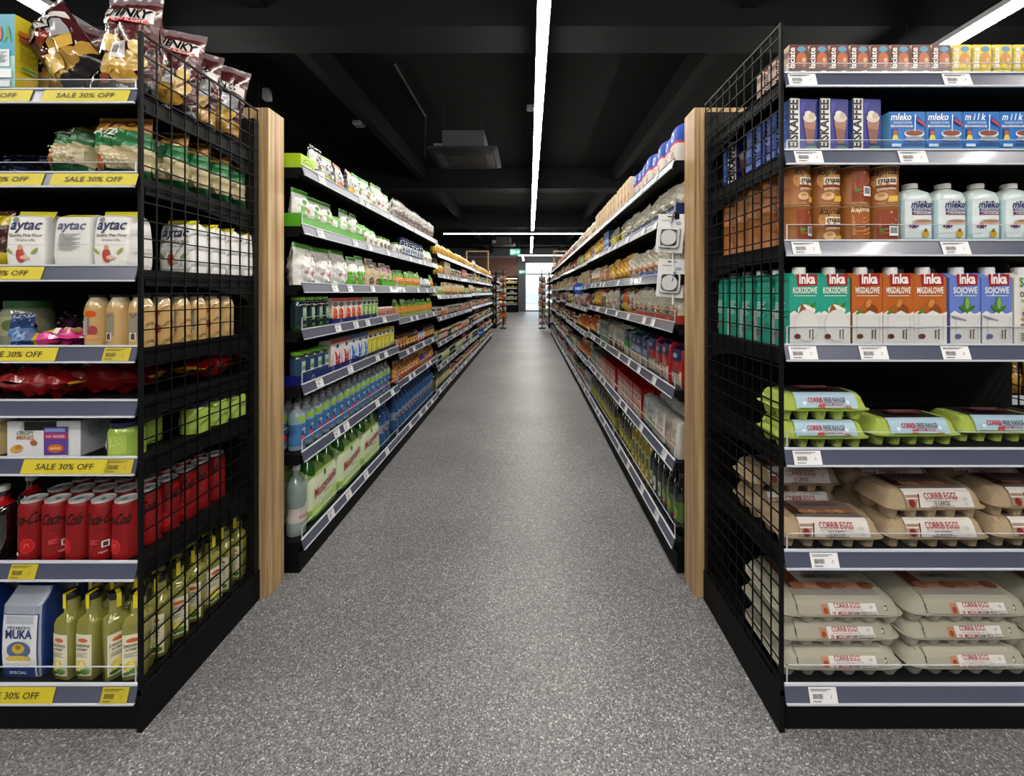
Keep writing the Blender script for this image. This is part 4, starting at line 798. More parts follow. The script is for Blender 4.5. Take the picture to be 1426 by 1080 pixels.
for x, y, dz, r, ds in ((.822, 1.215, 0, 0, 'lower one of the stack of two'), (.822, 1.213, .078, .0, 'upper one of the stack of two'), (1.10, 1.235, 0, .02, 'single, middle of shelf'), (1.375, 1.26, 0, -.03, 'single, at right of shelf')):
    place(PROTO['eg'], (x, y, z+dz), r, lab('lime green egg carton', ds, 'fifth shelf, '+RD), 'green egg cartons')
z = .481
for x, y, dz, r, ds in ((.842, 1.215, 0, -.02, 'lower front one, left stack'), (.84, 1.365, 0, .0, 'behind the front left one'), (.84, 1.365, .08, .0, 'upper left, behind wire'), (1.135, 1.215, 0, 0, 'lower front one, middle stack'), (1.132, 1.218, .08, .02, 'upper front one, middle stack'), (1.14, 1.365, 0, 0, 'lower, behind middle stack'), (1.135, 1.365, .08, 0, 'upper, behind middle stack'), (1.435, 1.22, 0, .01, 'lower front one, right stack'), (1.44, 1.37, 0, 0, 'lower, behind right stack'), (1.44, 1.225, .08, -.02, 'upper front one, right stack'), (1.435, 1.375, .08, .01, 'upper, behind right stack')):
    place(PROTO['eb'], (x, y, z+dz), r, lab('beige ten egg carton', ds, 'sixth shelf'), 'beige egg cartons, sixth shelf')
z = .117
for s, (x, y) in enumerate(((.874, 1.262), (1.236, 1.265), (1.60, 1.268))):
    for k in range(3):
        place(PROTO['ec'], (x, y+(.01 if k == 1 else 0), z+.0735*k), (.0, .008, -.008)[k], lab('grey eighteen egg carton', ('bottom', 'middle', 'top')[k]+' of the '+('left', 'middle', 'right')[s]+' stack', 'bottom shelf'), 'stacked eighteen egg cartons')

# ------------------------------------------------------------------ products along the aisle
def A(key, name, cat, desc, kind, size, bands, dec=(), **kw):
    make(key, name, cat, desc, kind, size, bands, dec, **kw); make(key+'_', name, cat, desc, kind, size, bands, [d for d in dec if d[0] in 're'][:4], lo=True, **kw)
G = '#5fae2c'
A('tin', 'tea_box', 'box', 'lime green box with oval mark', 'box', (120, 90, 70), '#a9c92c', [('e', 0, 36, 40, 20, '#5a7a1c'), ('e', 0, 36, 36, 16, '#b9d83c'), ('t', 'Natural', 0, 32, 13, '#3c5a14', 50)])
A('bwp', 'coffee_bag', 'bag', 'black and white pouch', 'doy', (110, 60, 165), [(.3, '#2c2b2a'), (.85, '#d9d9d6'), (1, '#1a1a1a')], [('e', 0, 92, 30, 26, '#5a5a58'), ('t', 'ORGANIC', 0, 120, 16, '#222222', 70), ('e', -12, 62, 16, 10, '#8a7a4c'), ('r', -40, 14, 40, 40, '#d9d9d6')])
for k_, c_, d_ in (('p1', '#a5b93c', 'lime'), ('p2', '#d0702c', 'orange'), ('p3', '#e0b42c', 'amber')):
    A(k_, 'bean_pouch', 'bag', 'silver pouch with %s label' % d_, 'doy', (118, 60, 155), [(.34, c_), (.9, '#cfd0cc'), (1, c_)], [('e', 0, 84, 30, 32, '#3a3c48'), ('e', -8, 92, 14, 16, '#d9dadc'), ('r', -36, 14, 36, 22, '#4a3a1c'), ('t', 'BIO', 0, 30, 16, '#2c2c1c', 30)], side='#16181a')
A('wg', 'seed_bag', 'bag', 'white bag with green top', 'doy', (112, 62, 175), [(.12, G), (.86, '#dfe2da'), (1, '#4c9a2c')], [('e', 8, 70, 28, 26, '#8c7a4c'), ('r', -40, 96, 30, 104, '#b9bcb4'), ('e', 0, 120, 12, 12, '#4c9a2c'), ('e', -6, 66, 14, 12, '#b09a6c')], m='film')
A('wgs', 'nut_bag', 'bag', 'small white bag with green label', 'doy', (90, 55, 130), [(.1, '#dfe2da'), (.8, '#e2e3de'), (1, G)], [('e', 0, 44, 24, 20, '#a98c54'), ('e', 8, 90, 10, 8, '#6a9a3c')], m='film')
A('slv', 'coffee_bag', 'bag', 'silver crinkled foil bag', 'pouch', (105, 65, 190), [(.12, '#5a4c40'), (.5, '#97928c'), (.9, '#bab7b3'), (1, '#6e6a66')], [('e', 0, 70, 30, 40, '#7a6658'), ('r', -36, 120, 36, 132, '#5a524c')], cr=.007)
A('dbb', 'sauce_bottle', 'bottle', 'dark blue bottle with white label', 'jar', (68, 68, 150), [(.2, '#1d2c4a'), (.6, '#b8c4d0'), (1, '#22304e')], [('e', 0, 60, 16, 18, '#6a3c5c')], cap='#2a3a58')
A('wjar', 'yoghurt_jar', 'jar', 'white jar with green lid', 'jar', (72, 72, 92), '#d9dad2', [('r', -24, 18, 24, 52, '#9a8c6c')], cap='#6a9a3c')
A('wbag', 'sugar_bag', 'bag', 'large white bag with pink marks', 'doy', (170, 80, 195), [(.88, '#d9d8d4'), (1, '#5a9a2c')], [('e', 24, 120, 12, 10, '#c43c5c'), ('e', 18, 64, 10, 12, '#c23464'), ('e', 20, 18, 24, 10, '#6a9a3c'), ('e', 60, 140, 8, 6, '#d8a03c'), ('e', -40, 60, 8, 8, '#a8506c')], m='film', cr=.005)
A('wgt', 'nut_bag', 'bag', 'white bag above bright green base', 'doy', (120, 60, 188), [(.5, G), (.86, '#dfe2da'), (1, '#4c9a2c')], [('p', [(-20, 20), (20, 20), (38, 94), (-38, 94)], '#dfe2da'), ('e', 0, 52, 18, 22, '#8c6c4c'), ('e', 0, 62, 14, 12, '#b89a6c')], m='film')
A('bei', 'seed_bag', 'bag', 'beige seed pouch with dark picture', 'doy', (110, 55, 180), [(.8, '#c9b894'), (1, '#8e8272')], [('e', 0, 44, 32, 24, '#6a5448'), ('r', -36, 120, 36, 150, '#4a3a34'), ('l', -34, 104, 60, 3, 5, '#8f7c5c'), ('t', 'QUINOA', 0, 130, 12, '#e6dcc4', 60)], m='film')
A('bei2', 'seed_bag', 'bag', 'beige pouch with purple band', 'doy', (108, 55, 176), [(.8, '#cbbb9c'), (1, '#8e7c6c')], [('e', 0, 40, 32, 24, '#5a4048'), ('r', -36, 116, 36, 146, '#7a3c64'), ('l', -34, 100, 60, 3, 5, '#8f7c5c')], m='film')
A('tube', 'drink_bottle', 'bottle', 'dark green bottle with lime cap', 'jar', (66, 66, 148), [(.14, '#2c4a2c'), (.86, '#22343c'), (1, '#22343c')], [('r', -14, 60, 14, 100, '#9fb49c'), ('r', -12, 44, 12, 58, '#7aa05c'), ('r', -14, 16, 14, 30, '#5c7c5c'), ('b', 10, 12, 12, 30), ('t', 'L', 0, 74, 18, '#d8e4d4', 10)], cap='#7fb03c', ct=.9)
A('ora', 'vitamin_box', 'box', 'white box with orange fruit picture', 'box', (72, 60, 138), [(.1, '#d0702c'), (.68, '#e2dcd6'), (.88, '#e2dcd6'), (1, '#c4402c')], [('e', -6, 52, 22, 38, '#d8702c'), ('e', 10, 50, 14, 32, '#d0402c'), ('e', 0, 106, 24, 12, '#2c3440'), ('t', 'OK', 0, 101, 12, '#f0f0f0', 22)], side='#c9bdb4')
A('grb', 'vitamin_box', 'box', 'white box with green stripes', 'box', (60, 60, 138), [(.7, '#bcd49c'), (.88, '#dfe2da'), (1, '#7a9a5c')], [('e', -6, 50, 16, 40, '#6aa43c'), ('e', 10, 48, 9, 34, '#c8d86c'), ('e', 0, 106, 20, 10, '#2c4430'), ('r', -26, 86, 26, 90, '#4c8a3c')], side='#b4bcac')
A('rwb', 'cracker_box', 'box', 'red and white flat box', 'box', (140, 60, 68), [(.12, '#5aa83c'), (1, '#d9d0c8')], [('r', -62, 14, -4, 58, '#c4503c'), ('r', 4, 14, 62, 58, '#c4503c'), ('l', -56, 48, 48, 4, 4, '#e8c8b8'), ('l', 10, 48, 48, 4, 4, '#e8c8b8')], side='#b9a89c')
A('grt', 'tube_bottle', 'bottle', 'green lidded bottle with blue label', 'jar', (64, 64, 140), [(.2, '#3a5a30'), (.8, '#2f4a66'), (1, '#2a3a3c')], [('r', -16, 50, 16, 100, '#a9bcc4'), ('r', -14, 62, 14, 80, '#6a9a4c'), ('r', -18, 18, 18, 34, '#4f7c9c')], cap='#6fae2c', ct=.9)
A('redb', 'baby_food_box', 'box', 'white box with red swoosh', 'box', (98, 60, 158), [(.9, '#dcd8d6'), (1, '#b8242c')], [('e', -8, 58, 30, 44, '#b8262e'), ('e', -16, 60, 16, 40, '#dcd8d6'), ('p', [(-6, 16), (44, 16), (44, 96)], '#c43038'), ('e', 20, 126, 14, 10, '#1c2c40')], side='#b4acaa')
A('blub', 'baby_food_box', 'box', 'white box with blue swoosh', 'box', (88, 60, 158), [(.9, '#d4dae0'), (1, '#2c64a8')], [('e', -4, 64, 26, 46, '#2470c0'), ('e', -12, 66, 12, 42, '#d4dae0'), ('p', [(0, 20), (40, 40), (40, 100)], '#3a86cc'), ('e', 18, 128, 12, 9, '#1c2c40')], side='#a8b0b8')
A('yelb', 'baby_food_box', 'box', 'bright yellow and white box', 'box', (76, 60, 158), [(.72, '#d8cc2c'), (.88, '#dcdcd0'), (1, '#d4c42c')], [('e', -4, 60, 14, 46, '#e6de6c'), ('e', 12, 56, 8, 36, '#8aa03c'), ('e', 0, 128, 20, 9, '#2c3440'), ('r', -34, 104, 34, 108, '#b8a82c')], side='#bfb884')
A('kid', 'water_bottle', 'bottle', 'small water bottle with grey cap', 'bottle', (70, 70, 205), [(.1, '#8fa4b0'), (.56, '#4a86b8'), (.8, '#9db4be'), (1, '#b8c4c8')], [('e', 4, 68, 20, 30, '#2c64a8'), ('e', 10, 80, 12, 16, '#c8d4dc'), ('e', -10, 50, 12, 14, '#c4483c'), ('r', -32, 126, 10, 148, '#9cc42c'), ('p', [(8, 122), (26, 124), (30, 148), (12, 150)], '#d8622c'), ('e', -8, 90, 9, 7, '#d6dee2')], cap='#6d7074', m='pet', sh=.68, neck=.34, waist=1)
A('blu', 'water_bottle', 'bottle', 'blue water bottle', 'bottle', (82, 82, 300), [(.35, '#34608c'), (.55, '#8fa6c0'), (1, '#2c5a90')], [('e', 0, 130, 30, 16, '#a84c5c'), ('r', -34, 160, 34, 164, '#5a86b8')], cap='#2c4c80', m='pet', sh=.68, neck=.32, waist=1)
A('clr', 'water_bottle', 'bottle', 'clear water bottle with white cap', 'bottle', (82, 82, 300), [(.2, '#a8b8b4'), (.4, '#d8d0cc'), (1, '#93a6a4')], [('t', 'nianka', 0, 74, 20, '#b0303c', 60)], cap='#cfd2d0', m='pet', sh=.66, neck=.34, waist=1)
A('opou', 'juice_pouch', 'bag', 'orange fruit pouch', 'doy', (75, 50, 165), [(.2, '#b8683c'), (.6, '#cfa06a'), (1, '#a8703c')], [('e', 0, 60, 20, 24, '#c8502c'), ('e', 6, 110, 14, 12, '#d8b06c'), ('e', -10, 90, 10, 8, '#6a8a3c')])
A('oprp', 'juice_pouch', 'bag', 'purple fruit pouch', 'doy', (75, 50, 165), [(.3, '#b8883c'), (.6, '#5a4a8c'), (1, '#c09a5c')], [('e', 0, 80, 20, 24, '#7a5ca0')])
A('cry', 'baby_food_pouch', 'bag', 'green and orange puree pouch', 'doy', (72, 48, 150), [(.3, '#9ab83c'), (.62, '#cf8a3c'), (1, '#5f9a2c')], [('e', 0, 52, 18, 22, '#d88c3c'), ('e', 4, 100, 14, 16, '#8ab83c'), ('r', -20, 18, 20, 28, '#e0dcb8')], cap=None)
A('crd', 'cat_pouch', 'bag', 'grey and white puree pouch', 'doy', (95, 50, 110), [(.3, '#4a5664'), (1, '#b0b4b8')], [('e', 0, 60, 26, 18, '#d9d9d9'), ('e', 8, 44, 14, 10, '#5a6a7c')])
A('cof', 'coffee_can', 'can', 'brown coffee tin', 'can', (75, 75, 130), [(.5, '#5a3420'), (.8, '#a87c4c'), (1, '#4a2a1c')], [('e', 0, 50, 20, 18, '#d0b08a')], cap='#6a5040')
A('cofj', 'coffee_jar', 'jar', 'coffee jar with gold label', 'jar', (72, 72, 135), [(.25, '#4a2c1c'), (.6, '#c9a03c'), (1, '#4a2c1c')], [('e', 0, 60, 16, 14, '#7c2c2c')], cap='#2a2220')
A('cofp', 'creamer_tub', 'tub', 'pink and white tub', 'tub', (80, 80, 95), [(.5, '#a84c5c'), (1, '#d4c8cc')], [('e', 0, 40, 22, 16, '#e0d4d4')], cap='#6a6c8a')
# right aisle
A('bfl', 'flour_bag', 'bag', 'white flour bag with blue top', 'bag', (98, 70, 176), [(.5, '#d8d3cc'), (.56, '#c2444c'), (1, '#1c4cb0')], [('e', 0, 44, 24, 20, '#b89a84'), ('r', -34, 70, 34, 74, '#b8505c'), ('e', -6, 130, 20, 22, '#dfe6f0'), ('e', -6, 130, 12, 14, '#3a70c8')], topin=.42)
A('tan', 'rice_box', 'box', 'tan rice carton with white edge', 'box', (98, 60, 168), [(.12, '#3c3630'), (1, '#c8a468')], [('r', -49, 0, -36, 168, '#e6dcc6'), ('e', 8, 60, 24, 20, '#a87c40'), ('t', 'RICE', 8, 120, 18, '#6a4c20', 50), ('r', 30, 20, 46, 30, '#5a4020')], side='#d8caae')
A('crm', 'pasta_bag', 'bag', 'cream crinkled bag with navy base', 'doy', (125, 75, 168), [(.24, '#2c3c74'), (1, '#c8c4b4')], [('e', -6, 96, 34, 30, '#d8d4c6'), ('l', -40, 30, 70, 5, 2, '#aab4d0'), ('e', 10, 64, 14, 10, '#a89c84')], m='film', cr=.007)
A('ylp', 'pasta_bag', 'bag', 'yellow pasta bag', 'pouch', (110, 62, 165), [(.6, '#c9bc3c'), (1, '#a8a49a')], [('e', 6, 60, 30, 34, '#e0d248'), ('e', -10, 80, 18, 14, '#a89a2c'), ('e', 0, 126, 20, 12, '#7a7c7c')], m='film', cr=.005)
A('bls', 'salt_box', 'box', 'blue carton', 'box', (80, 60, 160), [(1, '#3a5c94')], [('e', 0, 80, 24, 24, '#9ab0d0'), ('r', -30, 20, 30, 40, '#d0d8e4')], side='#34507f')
A('orp', 'pasta_bag', 'bag', 'golden pasta bag', 'pouch', (115, 70, 175), [(.2, '#b88c3c'), (1, '#d0a44c')], [('e', -10, 80, 26, 30, '#e6c050'), ('e', 20, 50, 22, 20, '#dcae38'), ('e', 4, 130, 26, 12, '#a8742c')], m='film', cr=.006)
A('pch', 'bread_bag', 'bag', 'peach crispbread bag', 'pouch', (110, 60, 165), [(.3, '#c09a74'), (1, '#cbb090')], [('e', 0, 70, 24, 30, '#b87c50'), ('e', 14, 110, 12, 12, '#a84c34'), ('r', -40, 134, 40, 142, '#8a5a3c')], m='film')
A('wht', 'rice_cake_bag', 'bag', 'cream bag with food picture', 'pouch', (105, 65, 170), [(.12, '#c4bca8'), (1, '#cfcabb')], [('e', 10, 56, 26, 22, '#b8865a'), ('e', 16, 50, 12, 10, '#a04c34'), ('l', -36, 104, 60, 5, 3, '#8e8a7a'), ('e', -14, 132, 18, 12, '#aaa592')], m='film', cr=.006)
A('red', 'rice_cake_bag', 'bag', 'white bag with red header', 'pouch', (92, 58, 172), [(.8, '#d6cfc4'), (1, '#a8262c')], [('e', 0, 60, 20, 34, '#8a5c4c'), ('e', 4, 96, 14, 14, '#6a3430'), ('e', -12, 40, 12, 10, '#5a8a3c')], m='film')
A('grn', 'rice_cake_bag', 'bag', 'white bag with green header', 'pouch', (92, 58, 172), [(.78, '#cfd2c6'), (1, '#5a9a34')], [('e', -6, 80, 16, 34, '#b0402c'), ('e', 8, 20, 22, 14, '#7ab83c'), ('r', -20, 120, 20, 130, '#9aa08c')], m='film')
A('yr', 'snack_bag', 'bag', 'orange snack bag with red header', 'pouch', (92, 58, 172), [(.42, '#d8b41c'), (.74, '#d0702c'), (1, '#b8301c')], [('p', [(-20, 10), (20, 10), (0, 110)], '#e8d03c'), ('e', 0, 90, 20, 14, '#c04c1c')], m='film')
A('blk', 'snack_bag', 'bag', 'black snack bag with yellow picture', 'pouch', (100, 58, 168), [(.3, '#6a6a34'), (1, '#3a3c3e')], [('e', 0, 44, 26, 18, '#c8b83c'), ('e', 0, 110, 26, 22, '#9a9c9c')], m='film')
A('rfl', 'flour_bag', 'bag', 'red flour bag with navy top', 'bag', (116, 80, 190), [(.4, '#d2c6b6'), (.64, '#b8262c'), (1, '#17205e')], [('e', 0, 50, 40, 30, '#c8b296'), ('r', -46, 66, 46, 76, '#6a2420'), ('r', -50, 4, 50, 12, '#24306c'), ('e', -10, 146, 26, 12, '#b8c4d8'), ('e', 6, 108, 20, 10, '#d8504c')], side='#a8242c', topin=.42, m='film')
A('gfl', 'flour_bag', 'bag', 'green flour bag with navy top', 'bag', (110, 75, 185), [(.34, '#cfc6b4'), (.6, '#3c9a3c'), (1, '#17205e')], [('e', 0, 44, 34, 26, '#b8a888'), ('e', 0, 80, 30, 10, '#2c3a2c'), ('e', 6, 140, 24, 10, '#9ab0c8')], side='#3a8a3a', topin=.42, m='film')
A('gyf', 'flour_bag', 'bag', 'grey flour bag with navy top', 'bag', (104, 72, 180), [(.34, '#cfc0a4'), (.62, '#7c8ca4'), (1, '#17205e')], [('e', 0, 44, 34, 22, '#b8a484'), ('r', -44, 64, 44, 72, '#4a5468'), ('e', 6, 138, 24, 10, '#9ab0c8')], side='#6a7a94', topin=.42, m='film')
A('wrt', 'biscuit_bag', 'bag', 'white bag with brown base', 'bag', (100, 70, 175), [(.36, '#6a3c2c'), (1, '#c4c0b2')], [('e', 0, 110, 28, 24, '#a4a296'), ('e', 4, 40, 20, 16, '#b88a5c'), ('e', 8, 90, 9, 8, '#4a4a44')], topin=.42, m='film')
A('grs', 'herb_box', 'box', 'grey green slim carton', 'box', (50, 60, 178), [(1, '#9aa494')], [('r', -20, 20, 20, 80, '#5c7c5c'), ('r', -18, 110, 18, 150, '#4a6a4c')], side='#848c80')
A('chp', 'crisp_bag', 'bag', 'orange crisp bag', 'pouch', (135, 85, 195), [(.2, '#a8541c'), (.8, '#c8742c'), (1, '#a8541c')], [('e', -10, 80, 40, 34, '#d89a3c'), ('e', 20, 130, 30, 22, '#b0401c'), ('e', 26, 60, 20, 16, '#e0b860')], cr=.007)
A('wsr', 'sugar_bag', 'bag', 'white bag with red side stripes', 'bag', (92, 80, 168), [(1, '#d6d2ca')], [('r', -40, 0, -22, 150, '#b8282c'), ('l', -10, 120, 46, 4, 5, '#9a9890'), ('e', 10, 40, 20, 16, '#b4b0a6'), ('r', -12, 66, 40, 70, '#b8282c')], side='#c4bfb6', topin=.44)
A('wsb', 'sugar_bag', 'bag', 'white bag with navy side stripe', 'bag', (92, 80, 168), [(1, '#ccd0d2')], [('r', -40, 0, -22, 150, '#2c3c6c'), ('e', 10, 50, 22, 26, '#9aa84c'), ('e', 10, 100, 22, 14, '#a8b0b4')], side='#bfc4c6', topin=.44)
A('rtb', 'cocoa_box', 'box', 'red topped white printed box', 'box', (66, 78, 168), [(.8, '#cfc3b8'), (1, '#b01c20')], [('e', 0, 60, 22, 30, '#b87c64'), ('e', 8, 50, 12, 14, '#8a3c2c'), ('e', -6, 108, 16, 12, '#a83c34'), ('e', 0, 140, 18, 12, '#d8584c')], side='#b01c20', top='#a3181c')
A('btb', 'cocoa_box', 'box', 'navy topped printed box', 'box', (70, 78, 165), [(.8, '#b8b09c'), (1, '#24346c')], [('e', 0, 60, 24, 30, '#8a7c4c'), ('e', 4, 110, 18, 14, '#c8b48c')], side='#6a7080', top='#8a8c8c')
A('oil', 'oil_bottle', 'bottle', 'olive oil bottle with dark cap', 'bottle', (68, 68, 275), [(.1, '#4c4a12'), (.45, '#8a8a2c'), (1, '#3c3a10')], [('e', 0, 80, 20, 18, '#c8b83c'), ('r', -22, 40, 22, 54, '#2c4420')], cap='#1c1c14', sh=.6, neck=.36)
A('oild', 'oil_bottle', 'bottle', 'near black oil bottle', 'bottle', (74, 74, 285), [(.2, '#10140e'), (.5, '#4a6a24'), (1, '#0e120c')], [('e', 2, 90, 22, 30, '#7a9a2c'), ('e', 6, 78, 10, 12, '#b8502c')], cap='#141414', sh=.6, neck=.4)
A('oily', 'oil_bottle', 'bottle', 'yellow oil bottle', 'bottle', (72, 72, 280), [(.3, '#a8983c'), (.6, '#c4b064'), (1, '#9a8c30')], [('r', -26, 90, 26, 150, '#6a7a34'), ('e', 0, 60, 18, 12, '#d8cc6c')], cap='#8a7a24', sh=.64, neck=.38)
A('vin', 'vinegar_bottle', 'bottle', 'dark green vinegar bottle', 'bottle', (66, 66, 270), [(.5, '#24402c'), (1, '#1a2c20')], [('r', -22, 50, 22, 120, '#bfc0b0'), ('e', 0, 80, 14, 16, '#5a7a44')], cap='#c9ccc8', sh=.62, neck=.36)
# generic far goods
def FA(key, name, cat, desc, kind, size, bands, dec=(), **kw): make(key+'_', name, cat, desc, kind, size, bands, dec, lo=True, **kw)
FA('y1', 'noodle_packet', 'packet', 'yellow noodle packet', 'pouch', (105, 60, 140), [(.3, '#c8a02c'), (.8, '#d4bc3c'), (1, '#8fa83c')], [('e', 0, 60, 30, 26, '#d8943c')])
FA('y2', 'noodle_packet', 'packet', 'orange noodle packet', 'pouch', (105, 60, 140), [(.3, '#b8742c'), (1, '#d09a3c')], [('e', 0, 60, 30, 26, '#e0c86c')])
FA('j1', 'sauce_jar', 'jar', 'dark sauce jar', 'jar', (80, 80, 115), [(.2, '#4a2c1c'), (.62, '#b8a88c'), (1, '#3c2a1c')], [('e', 0, 50, 18, 16, '#8a4c2c')], cap='#c9ccc8')
FA('j2', 'pickle_jar', 'jar', 'olive green jar', 'jar', (80, 80, 120), [(.2, '#5c6428'), (.6, '#c8c4a0'), (1, '#5c6428')], [('e', 0, 50, 18, 16, '#6a8a3c')], cap='#b8a03c')
FA('j3', 'tomato_jar', 'jar', 'red sauce jar', 'jar', (80, 80, 120), [(.2, '#7c2418'), (.6, '#cfc0a8'), (1, '#8a2c1c')], [('e', 0, 50, 18, 16, '#a8342c')], cap='#c9ccc8')
FA('j4', 'olive_jar', 'jar', 'black jar with white lid', 'jar', (84, 84, 110), [(.2, '#1c1c1a'), (.55, '#5c5a50'), (1, '#20201c')], [], cap='#dcdcd6')
FA('c1', 'food_can', 'can', 'pale green food can', 'can', (82, 82, 105), [(.6, '#9aa86c'), (1, '#c8c8a8')], [('e', 0, 40, 22, 20, '#6a8a3c')])
FA('c2', 'food_can', 'can', 'red food can', 'can', (82, 82, 105), [(.6, '#9a3428'), (1, '#c8b09c')], [('e', 0, 40, 22, 20, '#d8a05c')])
FA('b1', 'oil_bottle', 'bottle', 'green oil bottle', 'bottle', (74, 74, 230), [(.5, '#5c6a24'), (1, '#34401c')], [('r', -24, 50, 24, 110, '#c4bc7c')], cap='#2c2c20', neck=.36)
FA('b2', 'ketchup_bottle', 'bottle', 'red ketchup bottle', 'bottle', (74, 60, 200), [(.5, '#8a1c1c'), (1, '#a82c24')], [('r', -24, 50, 24, 110, '#d8c8b0')], cap='#d8d8d4', neck=.5)
FA('b3', 'mayonnaise_bottle', 'bottle', 'white mayonnaise bottle', 'bottle', (76, 60, 190), [(.6, '#c8c2ac'), (1, '#d8d4c4')], [('r', -24, 50, 24, 100, '#4a7a9c')], cap='#2c5c9c', neck=.5)
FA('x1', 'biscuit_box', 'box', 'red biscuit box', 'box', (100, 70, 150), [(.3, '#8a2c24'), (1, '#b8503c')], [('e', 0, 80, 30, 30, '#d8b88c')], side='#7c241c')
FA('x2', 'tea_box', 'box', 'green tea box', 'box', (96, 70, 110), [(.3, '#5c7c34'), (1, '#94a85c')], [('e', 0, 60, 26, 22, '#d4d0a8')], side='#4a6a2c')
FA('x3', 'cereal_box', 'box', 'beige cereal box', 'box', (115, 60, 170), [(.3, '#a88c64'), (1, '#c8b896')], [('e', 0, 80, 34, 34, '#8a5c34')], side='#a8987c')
FA('w1', 'dumpling_bag', 'bag', 'pink and white bag', 'pouch', (112, 62, 170), [(.3, '#b86c7c'), (1, '#c8b8b4')], [('e', 0, 70, 30, 30, '#a84c5c')])
FA('w2', 'rice_bag', 'bag', 'pale green bag', 'pouch', (112, 62, 175), [(.3, '#7c9a4c'), (1, '#b8c49a')], [('e', 0, 70, 30, 30, '#d8d8bc')])
FA('w3', 'pasta_bag', 'bag', 'cream and amber bag', 'pouch', (112, 62, 165), [(.3, '#b8843c'), (1, '#c8b48c')], [('e', 0, 60, 28, 26, '#d8a44c')])
FA('w4', 'nut_bag', 'bag', 'dark red nut bag', 'pouch', (108, 60, 160), [(.3, '#5a3428'), (1, '#8a4034')], [('e', 0, 70, 28, 28, '#c8a484')])

# muszynianka shrink packs
def waterpack():
    p = Pk(); w, d, h = .30, .2, .29
    surf = p.loft([(0, w*.47, d*.46, 5), (.02, w/2, d/2, 6), (.06, w*.5, d*.5, 5), (.15, w*.49, d*.49, 6), (.2, w*.48, d*.47, 5), (.235, w*.45, d*.42, 4), (.25, w*.40, d*.34, 4)], lambda x, y, z: '#3c7c2c' if z < .03 else ('#9cc060' if z < .075 else ('#cdd8ba' if z < .21 else '#a4c070')), 40)
    decals(p, surf, [('r', -50, 40, 50, 76, '#b9cf90'), ('e', -10, 190, 12, 14, '#4a6a5c'), ('t', 'Muszynianka', 0, 118, 46, '#a8283c', 220, .02, .1, .12), ('r', -30, 96, 50, 100, '#8a9a78'), ('e', 80, 60, 40, 26, '#b6d46c'), ('e', -90, 50, 36, 24, '#b6d46c')])
    parts = [('film_wrap', p.mesh('film_wrap', M['film']))]
    for i in range(3):
        for j in range(2):
            q = Pk(); x = (i-1)*w*.31; y = (j-.5)*d*.5
            q.loft([(.2, .04, .04, 2), (.245, .036, .036, 2), (.27, .016, .016, 2), (.288, .014, .014, 2)], '#2f7a2c', 14, cx=x, cy=y); q.loft([(.288, .017, .017, 2), (.305, .016, .016, 2)], '#8c9a8c', 12, cx=x, cy=y)
            parts.append(('bottle', q.mesh('bottle', M['glass'])))
    PROTO['wpack'] = Pr('water_pack', 'bottled water', 'wrapped green water bottle pack', (w, d, .305), parts)
    PROTO['wpack_'] = PROTO['wpack']
waterpack()

side_name = {'e': 'left', 'w': 'right'}; used = {}
BAYN = {0: 'nearest', 1: 'second', 2: 'third', 3: 'fourth', 4: 'fifth', 5: 'sixth', 6: 'seventh', 7: 'eighth'}
def fill(side, bay_i, shelf_i, runs, rows=1, gap=.004):
    """runs [(key, count)] from the near end of the bay"""
    z = (Lz if side == 'e' else Rz)[bay_i][shelf_i]-.009; x0 = XL if side == 'e' else XR; sg = -1 if side == 'e' else 1
    y = YB+bay_i*BL+.03; end = YB+(bay_i+1)*BL-.02; rz = math.pi/2 if side == 'e' else -math.pi/2
    zup = (Lz if side == 'e' else Rz)[bay_i]; head = (zup[shelf_i+1]-z-.04) if shelf_i+1 < len(zup) else 1
    rnd = random.Random(bay_i*31+shelf_i*7+(5 if side == 'e' else 0)); cnt = {}
    far = bay_i >= 2
    for key, n in runs:
        p = PROTO[key+'_'] if (far or key not in PROTO) else PROTO[key]
        s = min(1., head/p.h) if p.h > head else 1.
        for k in range(n):
            if y+p.w*s > end: return
            i = cnt.get(p.desc, 0)+1; cnt[p.desc] = i
            for r in range(rows):
                yy = y+p.w*s/2+(0 if far else rnd.uniform(0, .002)); x = x0+sg*(.016+p.d*s*.52+r*(p.d*s+.012)+rnd.uniform(0, .006))
                soft = p.parts[0][0] == 'bag_body'; jr = rnd.uniform(-.11, .11) if soft else rnd.uniform(-.02, .02)
                if soft: x += sg*rnd.uniform(0, .014)
                o = place(p, (x, yy, z), rz+jr,
                      lab(p.desc, ORD[i]+(' from near end' if r == 0 else ' column, second row'), ORD[shelf_i+1]+' shelf up', BAYN[bay_i]+' '+side_name[side]+' bay'), p.desc+'s along the aisle')
                if s < 1 or soft: q = s*(rnd.uniform(.9, 1.0) if soft else 1); o.scale = (s, s, q)
            y += p.w*s+gap
